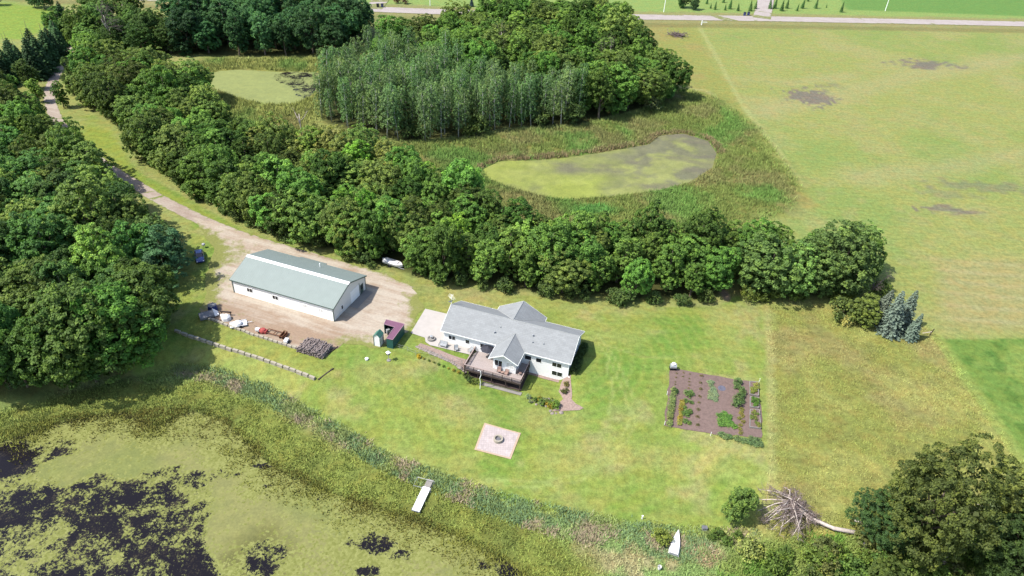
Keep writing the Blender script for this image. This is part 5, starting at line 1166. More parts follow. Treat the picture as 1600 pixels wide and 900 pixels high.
crate_like(325, 495, BF.a + .9, 'covered_trailer', 'grey tarp covered trailer at the left end of the upper block row', 'trailer', (('cover', 'tarpgrey', tent), ('body', 'metal', lambda m: m.box(-1.4, -.9, .3, 1.0, .9, .7)), ('front_panel', 'tarpwhite', lambda m: m.slab([(1.12, -.95, .5), (2.0, -.6, .3), (2.0, .6, .3), (1.12, .95, 1.1)], .2)), ('wheel', 'rubber', lambda m: m.tube([(0, -1.05, .3), (0, -.9, .3)], .3, 10)), ('wheel', 'rubber', lambda m: m.tube([(0, .9, .3), (0, 1.05, .3)], .3, 10))))
crate_like(354, 499, BF.a + .3, 'wrapped_machine', 'lumpy machine wrapped in white plastic with a dark bar behind', 'machine', (('wrap', 'tarpwhite', lambda m: (m.lathe([(.95, 0), (.85, .7), (.45, 1.05), (0, 1.1)], (0, 0, 0), 7), m.lathe([(.5, 0), (.45, .6), (0, .8)], (-.9, .5, 0), 6))), ('bar', 'darkwood', lambda m: m.box(-1.6, 1.1, .7, .6, 1.35, .95)), ('bracket', 'darkwood', lambda m: (m.box(-1.4, 1.15, 0, -1.25, 1.3, .7), m.box(.3, 1.15, 0, .45, 1.3, .7)))))
def ramp(m): m.box(-1.9, -.9, .3, 1.2, -.78, .55); m.box(-1.9, .78, .3, 1.2, .9, .55); m.box(-1.9, -.78, .3, 1.2, .78, .36); m.box(1.2, -.06, .3, 2.2, .06, .42)
crate_like(376, 508, BF.a + .75, 'flatbed_trailer', 'white flatbed trailer carrying a pale blue tarp bundle', 'trailer', (('frame', 'tarpwhite', ramp), ('tarp_bundle', 'tarpwhite', lambda m: m.lathe([(.9, .37), (.75, .8), (.3, 1.1), (0, 1.15)], (-.4, 0, 0), 7)), ('tarp_fold', 'bluepatch', lambda m: m.slab([(-.2, -.75, .55), (.4, -.75, .45), (.4, .3, .45), (-.2, .3, 1.0)], .06)), ('wheel', 'rubber', lambda m: m.tube([(0, -1.06, .3), (0, -.92, .3)], .3, 10)), ('wheel', 'rubber', lambda m: m.tube([(0, .92, .3), (0, 1.06, .3)], .3, 10))))
crate_like(409, 519, BF.a + .2, 'tiller', 'red rounded machine hood with a pale engine at its left', 'machine', (('hood', 'red', lambda m: (m.lathe([(.65, .15), (.7, .5), (.5, .8), (0, .9)], (.3, 0, 0), 9))), ('side_panel', 'red', lambda m: m.box(.5, -.5, .1, 1.1, .4, .6)), ('engine', 'tarpwhite', lambda m: m.box(-1.2, -.2, .2, -.4, .4, .7)), ('handle', 'black', lambda m: m.tube([(-.4, .2, .6), (-1.6, .6, .9)], .04, 5)), ('wheel', 'rubber', lambda m: m.tube([(-.2, -.6, .25), (-.2, -.45, .25)], .25, 10))))
def rustf(m):
    for y in (-.55, .55): m.box(-2.1, y - .06, .35, 2.0, y + .06, .5)
    for x in (-2.0, -.4, 1.0, 2.0): m.box(x - .06, -.55, .35, x + .06, .55, .48)
crate_like(433, 523, BF.a + .05, 'rusty_cultivator', 'rusty open steel implement frame lying on the bare gravel', 'farm implement', (('frame', 'rust', rustf), ('tine_rack', 'rust', lambda m: (m.box(1.0, -.9, .1, 1.15, .9, .7), m.box(1.6, -.9, .1, 1.75, .9, .7), m.box(1.0, -.9, .6, 1.75, -.75, .72), m.box(1.0, .75, .6, 1.75, .9, .72))), ('drawbar', 'rust', lambda m: m.box(-3.0, -.05, .35, -2.0, .05, .45))))
crate_like(448, 535, BF.a + 1.8, 'lawn_cart', 'small white and black cart right of the rusty implement', 'cart', (('tub', 'tarpwhite', lambda m: m.box(-.55, -.35, .3, .5, .35, .75)), ('chassis', 'black', lambda m: m.box(-.7, -.4, .15, .6, .4, .28)), ('wheel', 'rubber', lambda m: m.tube([(0, -.5, .2), (0, .5, .2)], .2, 10))))

# ---------------------------------------------------------------- car, boats, dock
def car(p, rz):
    r = root('parked_car', p, rz, 'dark blue sedan parked on the grass beside the pines', 'car')
    def loft(secs, name, mat, parent):
        m = MB(); n = len(secs[0][1])
        for x, pr in secs: m.v += [(x, y, z) for y, z in pr]
        for k in range(len(secs) - 1):
            for j in range(n): m.f.append((k * n + j, k * n + (j + 1) % n, (k + 1) * n + (j + 1) % n, (k + 1) * n + j))
        m.f.append(tuple(range(n))); m.f.append(tuple((len(secs) - 1) * n + j for j in range(n))); return m.build(name, M[mat], parent, smooth=False)
    def sec(w, z0, z1, r_=.12): return [(-w, z0), (w, z0), (w + .02, (z0 + z1) / 2), (w - r_, z1), (-w + r_, z1), (-w - .02, (z0 + z1) / 2)]
    body = loft([(-2.35, sec(.72, .4, .68)), (-2.2, sec(.86, .3, .9)), (-1.5, sec(.9, .25, .98)), (-.9, sec(.91, .24, .97)), (.7, sec(.91, .24, .93)), (1.5, sec(.9, .25, .86)), (2.15, sec(.84, .3, .74)), (2.35, sec(.68, .38, .6))], 'body', 'carpaint', r)
    loft([(-1.75, sec(.72, .95, .99, .05)), (-1.0, sec(.74, .95, 1.36, .16)), (.2, sec(.74, .94, 1.40, .16)), (1.05, sec(.72, .9, .95, .05))], 'cabin', 'glass', r)
    m = MB(); m.slab([(-.98, -.56, 1.40), (.22, -.58, 1.44), (.22, .58, 1.44), (-.98, .56, 1.40)], .05); m.build('roof_panel', M['carpaint'], r, bevel=.02)
    for x in (-1.4, 1.45):
        for s in (-1, 1): m = MB(); m.tube([(x, s * .72, .32), (x, s * .93, .32)], .32, 16); wh = m.build('wheel', M['rubber'], r); m = MB(); m.tube([(x, s * .931, .32), (x, s * .945, .32)], .19, 12); m.build('rim', M['metal'], wh)
    for s in (-1, 1):
        m = MB(); m.box(2.2, s * .62 - .14, .55, 2.34, s * .62 + .14, .68); m.build('headlight', M['white'], r, bevel=.02); m = MB(); m.box(.75, s * .98 - .08, .92, .95, s * .98 + .08, 1.04); m.build('mirror', M['carpaint'], r, bevel=.02)
car(Vector(g(312.5, 403.5)), R(-64))
bi = root('charcoal_grill', g(319, 387), .3, 'small pale and black grill on the grass just above the blue car', 'grill'); m = MB(); m.lathe([(0, .6), (.35, .7), (.38, .85), (.3, 1.05), (0, 1.15)], n=12); m.build('kettle', M['metal'], bi); m = MB()
for a in (0, 2.1, 4.2): m.tube([(.15 * math.cos(a), .15 * math.sin(a), .7), (.4 * math.cos(a), .4 * math.sin(a), 0)], .03, 4)
m.build('legs', M['black'], bi)
def hullmesh(m, L, W, H0, H1, bow=.35, flat=False):
    n = 9; ring = []
    for k in range(n):
        t = k / (n - 1); x = -L / 2 + L * t; w_ = W / 2 * (1 - max(0, (t - (1 - bow)) / bow) ** 1.8) + .02; ring.append((x, w_))
    for x, w_ in ring: m.v += [(x, -w_, H1), (x, -w_ * .75, H0), (x, w_ * .75, H0), (x, w_, H1)]
    for k in range(n - 1):
        for j in range(4): m.f.append((k * 4 + j, k * 4 + (j + 1) % 4, (k + 1) * 4 + (j + 1) % 4, (k + 1) * 4 + j))
    m.f.append((0, 1, 2, 3)); m.f.append(tuple((n - 1) * 4 + j for j in range(4)))
a, b = Vector(g(601, 411)), Vector(g(629, 420)); d = b - a
bt = root('boat_on_trailer', (a + b) / 2, math.atan2(d.y, d.x), 'white covered boat on a trailer half hidden under the trees above the drive', 'boat')
m = MB(); hullmesh(m, 4.6, 1.7, .5, 1.05, .3); m.build('hull', M['tarpwhite'], bt)
m = MB(); m.slab([(-2.2, -.84, 1.06), (1.2, -.8, 1.06), (1.2, 0, 1.3), (-2.2, 0, 1.3)], .03); m.slab([(-2.2, .005, 1.3), (1.2, .005, 1.3), (1.2, .8, 1.06), (-2.2, .84, 1.06)], .03); m.build('cover', M['tarpwhite'], bt)
m = MB(); m.box(-2.65, -.2, .6, -2.3, .2, 1.25); m.build('outboard_motor', M['tarpwhite'], bt, bevel=.04)
m = MB(); m.box(-2.0, -.5, .34, 3.0, -.42, .44); m.box(-2.0, .42, .34, 3.0, .5, .44); m.box(-.6, -.85, .3, -.5, .85, .4); m.build('trailer_frame', M['metal'], bt)
for s in (-1, 1): m = MB(); m.tube([(-.55, s * .82, .3), (-.55, s * 1.0, .3)], .3, 12); m.build('wheel', M['rubber'], bt)
# dock
P4 = [Vector((*U(x, y, -2.55), -2.55)) for x, y in ((661, 760), (672.5, 762.5), (655.2, 800), (643.8, 795.5))]
o0 = (P4[0] + P4[1]) / 2; e = (P4[2] + P4[3]) / 2 - o0; an_ = math.atan2(e.y, e.x); Ld = e.length; Wd = (P4[1] - P4[0]).length
dk2 = root('boat_dock', (o0.x, o0.y, -2.55), an_, 'white boat dock sticking out from the shore into the weeds', 'dock')
m = MB(); nb = int(Ld / .3)
for k in range(nb): m.box(k * Ld / nb, -Wd / 2, -.05, (k + 1) * Ld / nb - .025, Wd / 2, 0)
m.build('planking', M['white'], dk2)
m = MB(); m.box(0, -Wd / 2 - .04, -.22, Ld, -Wd / 2 - .002, -.01); m.box(0, Wd / 2 + .002, -.22, Ld, Wd / 2 + .04, -.01); m.box(Ld, -Wd / 2, -.22, Ld + .04, Wd / 2, -.01); m.build('side_rail', M['metal'], dk2)
for x in (.4, Ld * .5, Ld - .1):
    for s in (-1, 1): m = MB(); m.tube([(x, s * (Wd / 2 + .08), -1.8), (x, s * (Wd / 2 + .08), .25)], .04, 6); m.build('leg', M['metal'], dk2)
m = MB(); m.box(-1.6, -Wd / 2 + .1, -.3, -.02, Wd / 2 - .1, -.05); m.build('gangway', M['slabgrey'], dk2)
lf = root('dock_frame', g(664, 756), an_, 'white pipe frame section lying on the reeds above the dock', 'frame'); m = MB(); pts = [(-.2, -1.3, .9), (1.4, -1.3, .8), (1.4, 1.5, .8), (-.2, 1.5, .9)]
m.tube(pts + [pts[0]], .03, 5); m.build('pipe', M['metal'], lf); m = MB()
for x, y, z in pts: m.tube([(x, y, -.2), (x, y, z)], .03, 5)
m.build('leg', M['metal'], lf)
a, b = Vector(g(1059, 832)), Vector(g(1051.5, 869)); d = a - b
jb = root('beached_boat', (a + b) / 2 + Vector((0, 0, .1)), math.atan2(d.y, d.x), 'white flat bottomed boat turned over on the bank beside the yellow green bush', 'boat')
m = MB(); L = d.length; hullmesh(m, L, 1.55, .62, .1, .75); m.build('hull', M['tarpwhite'], jb); m = MB(); m.box(-L / 2 + .2, -.03, .6, L / 2 - 1.0, .03, .66); m.box(-L / 2 - .03, -.6, .25, -L / 2 - .003, .6, .6); m.build('keel', M['metal'], jb)
def small(px, py, name, label, cat, parts, rz=0):
    r = root(name, g(px, py), rz, label, cat)
    for nm, mat, fn in parts: m = MB(); fn(m); m.build(nm, M[mat], r)
small(1030, 889, 'bucket', 'small white bucket standing in the reeds at the bottom edge', 'bucket', (('body', 'tarpwhite', lambda m: m.lathe([(0, 0), (.22, 0), (.28, .6), (.24, .6), (.2, .1)], n=12)), ('handle', 'metal', lambda m: m.tube([(-.27, 0, .6), (0, 0, .85), (.27, 0, .6)], .015, 4))))
small(1100, 828, 'utility_box', 'small blue grey utility box on the bank near the lone tree', 'utility box', (('body', 'metal', lambda m: m.box(-.35, -.25, 0, .35, .25, .6)), ('lid', 'tarpgrey', lambda m: m.box(-.4, -.3, .6, .4, .3, .68))))
small(1003, 811, 'marker_post', 'short white marker post at the lawn edge left of the bush', 'post', (('stake', 'white', lambda m: m.box(-.08, -.05, -.2, .08, .05, .75)), ('cap', 'white', lambda m: m.box(-.12, -.09, .75, .12, .09, .82))))
small(573, 562, 'well_cap', 'small round white well cap in the lawn below the gravel', 'well cap', (('pipe', 'tarpwhite', lambda m: m.lathe([(.28, -.1), (.28, .25), (0, .3)], n=12)), ('lid', 'white', lambda m: m.lathe([(.32, .25), (.32, .33), (0, .37)], n=12))))
small(607.5, 563, 'bird_feeder', 'white topped bird feeder on a grey post in the lawn below the sheds', 'bird feeder', (('post', 'metal', lambda m: m.tube([(0, 0, -.1), (0, 0, 1.5)], .06, 6)), ('house', 'tarpgrey', lambda m: m.box(-.3, -.25, 1.45, .3, .25, 1.85)), ('roof', 'white', lambda m: m.lathe([(.5, 1.86), (.1, 2.2), (0, 2.22)], n=4)), ('base', 'slabgrey', lambda m: m.lathe([(.4, 0), (.4, .1), (0, .12)], n=10))))
small(750, 607, 'garden_pole', 'tall crooked white pole standing in front of the deck', 'pole', (('shaft', 'white', lambda m: m.tube([(0, 0, -.2), (.05, 0, 1.6), (-.1, .1, 2.4), (.12, 0, 3.2), (0, 0, 4.1)], .055, 6)), ('crook', 'white', lambda m: m.tube([(0, 0, 4.1), (-.25, 0, 4.35), (-.5, 0, 4.2)], .04, 5))))
small(1452, 524, 'leaning_post', 'dark leaning wooden post right of the blue spruces', 'post', (('shaft', 'darkwood', lambda m: m.tube([(0, 0, -.2), (.35, 0, 1.7)], .1, 6)), ('brace', 'deadwood', lambda m: m.tube([(-1.4, .2, .3), (.3, 0, 1.0)], .06, 5))))
small(1096, 39, 'white_post', 'white roadside post at the top of the trodden line in the pasture', 'post', (('shaft', 'white', lambda m: m.box(-.2, -.15, -.2, .2, .15, 1.9)), ('rail', 'white', lambda m: m.box(.2, -.06, 1.2, 2.4, .06, 1.4))))
for px, py, h, lab in ((1383, 17, 9, 'white utility pole in the green crop beyond the road, upper right'), (1037, 19, 8, 'thin grey utility pole beyond the road right of the grove'), (672, 9, 7, 'white pole on the grass beyond the road above the grove'), (629, 57, 5, 'thin pale pole in the grass between road and grove')):
    small(px, py, 'utility_pole', lab, 'pole', (('shaft', 'white', lambda m, h=h: m.tube([(0, 0, -.3), (0, 0, h)], [.16, .11], 6)), ('crossarm', 'bark', lambda m, h=h: m.box(-.9, -.06, h - .6, .9, .06, h - .45))))
for px, py, lab in ((590.5, 11.5, 'left of two dark bins by the side road mouth'), (597.5, 11.5, 'right of two dark bins by the side road mouth'), (1163, 24.5, 'left of two dark bins by the farm lane mouth'), (1169, 24, 'right of two dark bins by the farm lane mouth')):
    small(px, py, 'waste_bin', lab, 'bin', (('body', 'black' if '590' in str(px) else 'carpaint', lambda m: m.box(-.5, -.5, .1, .5, .5, 1.5)), ('lid', 'black', lambda m: m.box(-.55, -.6, 1.5, .55, .55, 1.65))))
# trees and small conifers beyond the road
for px, py, s in ((1110, 13, .3), (1117, 15, .42), (1133, 16, .36), (1140, 14, .52), (1153, 17, .42), (1172, 17, .55), (1180, 14, .5), (1203, 14, .55), (1210, 13, .6), (1221, 17, .6), (1229, 13, .5), (1245, 17, .36), (1253, 13, .55), (1274, 13, .52), (1291, 12, .2), (1314, 19, .5), (1262, 2, .4), (1130, 4, .4), (1104, 6, .4)):
    put_tree('cedar', g(px, py), s, 'small young conifer planted in rows on the grass beyond the road', 'young conifers beyond the road', (.055, .10, .035), name='young_conifer')
put_tree('spruce', g(737, 10), .5, 'rounded blue spruce on the grass beyond the road above the grove', None, (.04, .075, .085), 0)
put_tree('maple', g(1068, 12), .55, 'left of two dark trees beyond the road right of the grove', None, (.03, .06, .02), 1); put_tree('maple', g(1085, 15), .5, 'right of two dark trees beyond the road right of the grove', None, (.03, .06, .03), 2)
put_tree('oak', g(935, 30), .9, 'bare legged olive tree at the roadside behind the grove', None, (.075, .10, .03), 2); put_tree('oak', g(965, 45), .9, 'olive tree at the back right corner of the grove by the road', None, (.08, .105, .03), 3)
put_tree('shrub', g(620, 5), 1.1, 'left of two bare brown bushes beyond the road', None, (.12, .085, .06), 0, cat='bush', name='bush'); put_tree('shrub', g(634, 6), 1.0, 'right of two bare brown bushes beyond the road', None, (.12, .085, .06), 1, cat='bush', name='bush')

# ---------------------------------------------------------------- dead wood
def dead_tree(name, base, dirv, L, r0, label, seed, depth=4, cat='dead tree', twig=.9, spread=.7, trunkmat='deadwood'):
    rr = random.Random(seed); tm = MB(); bm_ = MB()
    def grow(p, d, l, r, k):
        q = p + d * l * .5 + Vector((rr.gauss(0, .04), rr.gauss(0, .04), rr.gauss(0, .04))) * l; e = q + (d + Vector((rr.gauss(0, .12), rr.gauss(0, .12), rr.gauss(0, .1) + .05))).normalized() * l * .5
        if e.z < .15: e.z = .15 + rr.random() * .3
        (tm if k < 2 else bm_).tube([p, q, e], [r, r * .8, r * .6], 6 if k < 2 else 4)
        if k >= depth: return
        for j in range(3 if k < 2 else 4):
            nd = (d + Vector((rr.gauss(0, spread), rr.gauss(0, spread), rr.gauss(0, spread * .8)))).normalized(); s = p.lerp(e, rr.uniform(.4, 1)); grow(s, nd, l * rr.uniform(.5, .8), r * rr.uniform(.38, .6), k + 1)
    r = root(name, base, 0, label, cat); grow(Vector((0, 0, .25)), dirv.normalized(), L, r0, 0); tm.build('trunk', M[trunkmat], r, smooth=True); bm_.build('branches', M['twigs'], r)
def fallen(pxs, crown, rad, label, seed, nl=36, name='fallen_tree'):
    rr = random.Random(seed); P = [Vector(g(x, y)) + Vector((0, 0, z)) for x, y, z in pxs]; r = root(name, P[0], 0, label, 'dead tree'); o0 = P[0]; Q = [p - o0 for p in P]
    m = MB(); n = len(Q); m.tube(Q, [.36 * (1 - .62 * k / (n - 1)) for k in range(n)], 7); m.build('trunk', M['deadwood'], r, smooth=True)
    c = Vector(g(*crown)) + Vector((0, 0, 1.2)) - o0; lm = MB(); tw = MB()
    for k in range(nl):
        s_ = Q[-1].lerp(Q[-2], rr.random() * 1.0) if k % 3 else Q[-2].lerp(Q[-3], rr.random() * .6)
        v = Vector((rr.gauss(0, 1), rr.gauss(0, 1), rr.gauss(.2, .6))); v.normalize(); e = c + Vector((v.x * rad[0], v.y * rad[1], v.z * rad[2])) * rr.uniform(.6, 1.0); e.z = max(e.z, -.2 + rr.random() * .4)
        mid = s_.lerp(e, .5) + Vector((rr.gauss(0, .3), rr.gauss(0, .3), rr.uniform(.1, .7))); rr_ = rr.uniform(.08, .15)
        lm.tube([s_, mid, e], [rr_, rr_ * .6, .02], 5)
        for j in range(34):
            t = rr.uniform(.25, 1.05); b0 = s_.lerp(mid, t * 2) if t < .5 else mid.lerp(e, min(1, t * 2 - 1)); d = Vector((rr.gauss(0, 1), rr.gauss(0, 1), rr.gauss(.1, .8))).normalized() * rr.uniform(.5, 1.5); b1 = b0 + d; b1.z = max(b1.z, -.3)
            tw.tube([b0, b0.lerp(b1, .5) + Vector((rr.gauss(0, .1), rr.gauss(0, .1), .08)), b1], [.028, .022, .012], 3)
    lm.build('limbs', M['deadwood'], r, smooth=True); tw.build('twigs', M['twigs'], r)
fallen([(1338, 836, .5), (1300, 830, .7), (1268, 818, 1.0), (1240, 802, 1.4), (1228, 785, 1.6)], (1220, 812), (6.0, 5.6, 2.7), 'big fallen grey dead tree with a dense twiggy crown between lawn and old oak', 5)
a, b = Vector(g(1350, 858)), Vector(g(1366, 832)); dead_tree('broken_tree', a, (b - a) + Vector((0, 0, 2.2)), 4.6, .42, 'thick leaning broken trunk at the foot of the huge old oak', 11, 1)
a, b = Vector(g(1470, 885)), Vector(g(1492, 852)); dead_tree('broken_tree', a, (b - a) + Vector((0, 0, 2.5)), 6.0, .42, 'split pale trunk with torn top in the thicket right of the old oak', 12, 2)
a, b = Vector(g(1510, 812)), Vector(g(1535, 806)); dead_tree('broken_limb', a + Vector((0, 0, 2.0)), (b - a) + Vector((0, 0, .2)), 2.6, .16, 'pale broken limb caught in the dark oaks near the right edge', 13, 1)
dead_tree('dead_snag', Vector(g(775, 118)), Vector((.1, 0, 1)), 10, .28, 'bare grey snag rising in the middle of the grove', 21, 3, spread=.35)
dead_tree('dead_snag', Vector(g(952, 128)), Vector((-.1, -.1, 1)), 8, .25, 'dead bare topped tree at the right side of the grove', 22, 4, spread=.45)
dead_tree('dead_snag', Vector(g(845, 445)), Vector((.05, -.1, 1)), 5.5, .14, 'thin bare trunk in the tree row behind the house', 23, 2, spread=.3, trunkmat='twigs')
dead_tree('dead_snag', Vector(g(1352, 462)), Vector((.0, -.5, 1)), 4, .14, 'brown dead twigs between the trees at the right end of the row', 24, 5, spread=.6, trunkmat='twigs')
dead_tree('dead_snag', Vector(g(472, 212)), Vector((.05, 0, 1)), 6, .2, 'thin bleached snag standing in the reeds below the small far pool', 25, 2, spread=.3)
dead_tree('dead_snag', Vector(g(180, 82)), Vector((.1, -.3, 1)), 9, .3, 'grey bare limbs in the upper left belt of trees', 26, 4, spread=.6)
rr = random.Random(2); m = MB(); c0 = Vector(g(1059, 56))
for k in range(90):
    a = rr.uniform(0, 6.28); q = Vector((rr.gauss(0, 1.8), rr.gauss(0, 1.3), rr.uniform(.1, 1.1))); d = Vector((math.cos(a), math.sin(a), rr.gauss(0, .3))) * rr.uniform(.8, 2); m.tube([q - d, q + d], .09, 4)
o = m.build('brush_pile', M['twigs'], None, c0); tag(o, 'brown brush pile in the pasture right of the grove', 'brush pile')

# ---------------------------------------------------------------- planting round the house
M['flower'] = M['leaf']
def small_shrub(px, py, s, label, col, name='bush', group=None, cat='bush', z=None):
    p = g(px, py); return put_tree('shrub', p, s, label, group, col, cat=cat, name=name)
for k in range(10):
    x, y = HF.w(25.45 + .15 * math.sin(k), 1.4 + k * .82); put_tree('shrub', (x, y, gh(x, y) - .1), .52, 'dark green foundation shrub along the right gable wall of the house', 'shrubs along the gable wall', (.045, .08, .028), cat='shrub', name='foundation_shrub')
small_shrub(884.5, 603, .36, 'olive round bush in the stone path, nearer the house wall', (.10, .11, .035)); small_shrub(881.5, 615, .40, 'darker round bush in the stone path, farther from the house wall', (.07, .085, .03))
for px, py, s, c in ((735, 597, .42, (.05, .09, .03)), (741, 599, .4, (.12, .17, .04)), (747, 600, .42, (.14, .2, .05)), (730, 592, .38, (.05, .08, .03))): small_shrub(px, py, s, 'leafy perennial in the bed at the left front corner of the deck', c, 'perennial', 'perennials at the left deck corner', 'plant')
rr = random.Random(6)
for k in range(30):
    px = rr.uniform(824, 874); py = 624 + (px - 824) * .22 + rr.uniform(-4, 5); c = rr.choice([(.10, .17, .04), (.14, .20, .06), (.07, .13, .03), (.20, .17, .03), (.16, .22, .13)]); small_shrub(px, py, rr.uniform(.2, .38), 'small mixed flower bed plant below the walkout lawn', c, 'bed_plant', 'plants in the right flower bed', 'plant')
small_shrub(867, 637, .62, 'largest bright green bush at the right end of the lower flower bed', (.11, .19, .04))
m0 = None
def rocks(pxs, group, label, s0=.3):
    global m0
    rr = random.Random(14)
    for px, py in pxs:
        if m0 is None:
            m = MB(); m.lathe([(0, -.3), (1, -.2), (1.1, .25), (.7, .6), (0, .72)], n=7); m0 = m.build('boulder', M['rock'], None, smooth=False); o = m0
        else: o = m0.copy(); link(o)
        for kk in ('label', 'category', 'group'):
            pass
        tag(o, label, 'boulder', group); p = g(px, py); s = s0 * rr.uniform(.7, 1.4); o.location = p; o.scale = (s * rr.uniform(.9, 1.5), s, s * rr.uniform(.7, 1.1)); o.rotation_euler = (0, 0, rr.uniform(0, 6))
P_ = []
for k in range(26): x, y = HF.w(-3.6 + 10.4 * k / 25, -2.7 - 1.7 * k / 25); q = to_px(x, y, gh(x, y)); P_.append(q)
rocks(P_, 'boulders edging the mulch bed', 'pale boulder edging the mulch bed below the white patio')
rocks([(831, 628), (838, 632), (846, 633), (853, 635), (860, 642), (863, 646), (869, 646), (877, 645), (856, 624), (827, 622)], 'boulders round the lower flower bed', 'pale stone edging the lower right flower bed', .26)
rr = random.Random(8)
for k in range(9):
    px = 662 + 62 * k / 8; q = (px, 558 + (px - 662) * .40); small_shrub(q[0], q[1] + 3, rr.uniform(.14, .24), 'small flowering plant tucked among the boulders of the mulch bed', rr.choice([(.12, .18, .05), (.28, .26, .06), (.09, .15, .04)]), 'bed_plant', 'plants among the boulders', 'plant')
small_shrub(654.5, 559, .3, 'yellow bush at the left tip of the mulch bed', (.34, .28, .03))
# thin fence along the patio lawn
fn = root('wire_fence', g(612, 541), 0, 'thin wire fence with slim posts between sheds and mulch bed', 'fence'); P0 = Vector(g(612, 541)); m = MB(); pr = None
for px, py in ((612, 541), (624, 545), (637, 549), (650, 555), (655, 553), (672, 556), (690, 561), (707, 566), (722, 571)):
    p = Vector(g(px, py)) - P0; q = MB(); q.tube([(p.x, p.y, p.z - .1), (p.x, p.y, p.z + 1.1)], .03, 5); q.build('post', M['metal'], fn)
    if pr is not None: m.tube([pr + Vector((0, 0, 1.0)), p + Vector((0, 0, 1.0))], .012, 4); m.tube([pr + Vector((0, 0, .5)), p + Vector((0, 0, .5))], .012, 4)
    pr = p
m.build('wire', M['metal'], fn)

# ---------------------------------------------------------------- kitchen garden
rr = random.Random(12)
def gp(px, py, s, c, label, group, var=None, name='garden_plant', sz=.8):
    p = g(px, py); return put_tree('shrub', p, s * (1.45 if name != 'seedling' else 1.25), label, group, c, var, sz * .8, 'plant', name)
for k in range(13): gp(1052.5 - k * .55 + rr.uniform(-1, 1), 611 + k * 4.4, rr.uniform(.2, .3), (.15, .21, .085), 'pale green leafy plant in the leftmost garden row', 'leftmost garden row')
gp(1054, 613, .3, (.04, .09, .03), 'dark green plant at the top of the leftmost garden row', None)
for k in range(9): gp(1065.5 - k * .5 + rr.uniform(-.7, .7), 628 + k * 4.4, rr.uniform(.18, .24), (.24, .26, .07) if k % 3 else (.25, .22, .05), 'yellow tinged plant in the narrow second garden row', 'second garden row')
for px, py, s in ((1076, 617, .36), (1072, 628, .2), (1079, 630, .2), (1071, 648, .36), (1076, 645, .3), (1071, 660, .24), (1077, 662, .2), (1070, 638, .2)): gp(px, py, s, (.09, .16, .05), 'low bushy plant in the third garden row', 'third garden row')
for k, (px, py) in enumerate(((1096, 588), (1094.5, 599), (1094.5, 608.5), (1093, 620), (1092, 630), (1091, 641), (1090, 652), (1090, 665), (1078, 585), (1077, 592), (1077, 597), (1077, 602), (1076, 607), (1068, 583), (1067, 589), (1057, 584), (1056, 590), (1055, 597), (1055, 601))):
    gp(px, py, .17 if k < 8 else .10, (.13, .12, .07), 'small seedling hill in the rows of the garden soil', 'seedling hills in the garden', name='seedling', sz=.7)
    if k < 8:
        m = MB(); m.lathe([(.55, 0), (.4, .12), (.15, .16), (0, .14)], n=9); o = m.build('soil_mound', M['soil'], None, g(px - 1, py + 1)); tag(o, 'low earth mound around a seedling hill in the fourth garden row', 'soil mound', 'earth mounds of the fourth row')
rr = random.Random(15)
def patch(poly, n, s, c, label, group, nm):
    P = np.array(poly, float); k = 0
    while k < n:
        a = np.array([rr.uniform(P[:, 0].min(), P[:, 0].max()), rr.uniform(P[:, 1].min(), P[:, 1].max())])
        if sdf(np.array([a[0]]), np.array([a[1]]), P)[0] < 0: gp(a[0], a[1], s * rr.uniform(.8, 1.2), c, label, group, name=nm, sz=.6); k += 1
patch([(1107, 597), (1113, 600), (1119, 612), (1120, 628), (1104, 622), (1106, 616), (1113, 611)], 22, .2, (.16, .23, .15), 'bluish pale plant in the triangular patch in mid garden', 'bluish triangular garden patch', 'cabbage_plant')
patch([(1122, 641), (1128, 641), (1150, 662), (1148, 668), (1124, 664)], 24, .24, (.09, .20, .05), 'bright green plant in the dense lower patch of the garden', 'bright green garden patch', 'squash_plant')
for px, py, s in ((1152, 600, .34), (1151, 607, .3), (1158, 612, .3), (1156, 622, .3), (1152, 628, .34), (1151, 634, .36), (1161, 617, .26), (1158, 629, .26)): gp(px, py, s, (.085, .15, .06), 'tall green plant in the column beside the raised beds', 'tall plants beside the raised beds', name='tomato_plant', sz=1.2)
for px, py in ((1159, 640), (1157, 647), (1160, 651), (1155, 655), (1161, 660), (1157, 665), (1156, 671), (1157, 677), (1158, 644)): gp(px, py, .17, (.18, .19, .06), 'sparse yellowish plant low in the column beside the raised beds', 'yellowish garden plants', name='garden_plant')
for px, py in ((1128, 681), (1133, 684), (1139, 684), (1152, 687), (1158, 689), (1165, 690), (1172, 692), (1179, 694), (1186, 696), (1184, 690), (1176, 688)): gp(px, py, .3, (.10, .17, .08), 'leafy plant spilling over the bottom edge of the garden', 'plants at the bottom garden edge', name='vine_plant', sz=.6)
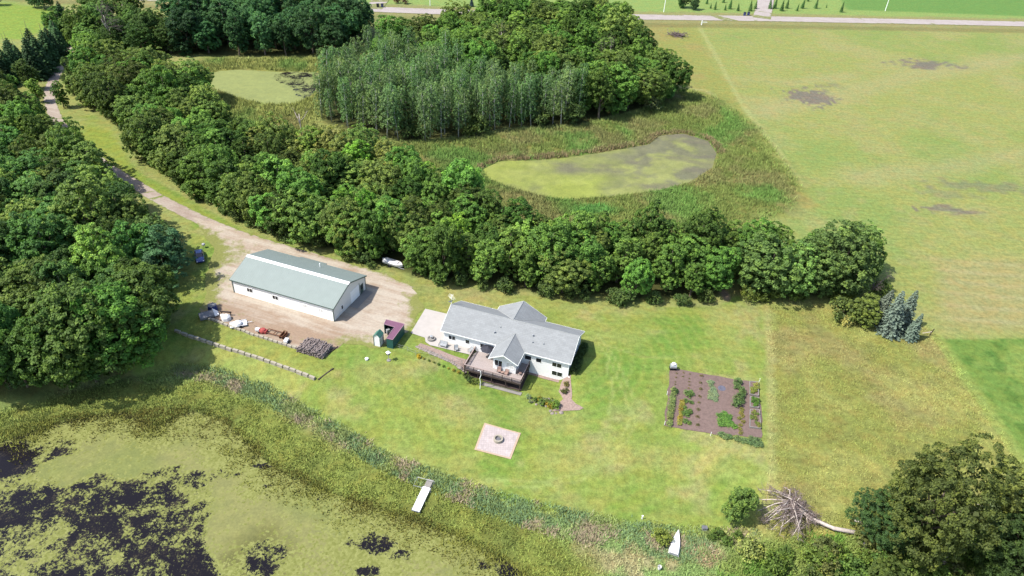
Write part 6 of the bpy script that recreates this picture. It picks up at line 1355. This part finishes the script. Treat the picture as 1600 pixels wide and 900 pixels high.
def raised_bed(pts, label, cols):
    P = [Vector(g(*q)) for q in pts]; c = sum(P, Vector()) / 4; r = root('raised_bed', c, 0, label, 'raised bed'); m = MB()
    for i in range(4):
        a, b = P[i] - c, P[(i + 1) % 4] - c; d = (b - a).normalized(); s = Vector((-d.y, d.x, 0)) * .06
        i0 = len(m.v); m.v += [tuple(v + Vector((0, 0, z))) for z in (-.1, .4) for v in (a - s, b - s, b + s, a + s)]
        for q in ((0, 3, 2, 1), (4, 5, 6, 7), (0, 1, 5, 4), (1, 2, 6, 5), (2, 3, 7, 6), (3, 0, 4, 7)): m.f.append(tuple(i0 + k for k in q))
    m.build('frame', M['slabgrey'], r); m = MB(); m.slab([tuple((p - c) * .97 + Vector((0, 0, .3))) for p in P], .2); m.build('soil', M['soil'], r)
    for k in range(16):
        u, v = rr.random() * .84 + .08, rr.random() * .84 + .08; p = P[0].lerp(P[1], u).lerp(P[3].lerp(P[2], u), v); p.z += .3
        put_tree('shrub', p, .2, label.replace('raised garden bed', 'bed plant growing in the garden bed'), 'plants in ' + label[:24], rr.choice(cols), None, .7, 'plant', 'bed_plant')
raised_bed([(1171, 598), (1184, 599), (1184.5, 620), (1171, 618)], 'uppermost raised garden bed with yellow green plants', [(.24, .27, .08), (.15, .2, .05)])
raised_bed([(1171.5, 622), (1185, 624), (1185, 639), (1171.5, 637)], 'middle raised garden bed with deep green plants', [(.09, .19, .04), (.07, .15, .035)])
raised_bed([(1171.5, 642), (1186, 643), (1188, 671), (1171, 669)], 'lowest raised garden bed with overgrown olive plants', [(.17, .20, .06), (.12, .17, .05)])
small(1051, 577, 'compost_bin', 'grey and white compost tumbler at the upper left garden corner', 'compost bin', (('drum', 'metal', lambda m: m.tube([(-.55, 0, .8), (.55, 0, .8)], .5, 12)), ('lid', 'tarpwhite', lambda m: m.lathe([(.4, 1.2), (.38, 1.42), (0, 1.5)], n=12)), ('stand', 'black', lambda m: (m.box(-.6, -.4, 0, -.5, .4, .5), m.box(.5, -.4, 0, .6, .4, .5), m.box(-.6, -.4, 0, .6, .4, .12)))))
m = MB(); m.lathe([(.75, .0), (.7, .1), (.5, .14), (0, .1)], n=14); o = m.build('stepping_stone', M['bluepatch'], None, g(1128, 607)); tag(o, 'round blue grey stone disc lying on the garden soil', 'stone')
for px, py in ((1042, 617), (1038, 664), (1110, 681), (1186, 597)):
    m = MB(); m.tube([(0, 0, -.1), (0, 0, .9)], .04, 5); o = m.build('garden_stake', M['white'], None, g(px, py)); tag(o, 'short white stake at the edge of the garden soil', 'stake', 'stakes round the garden')
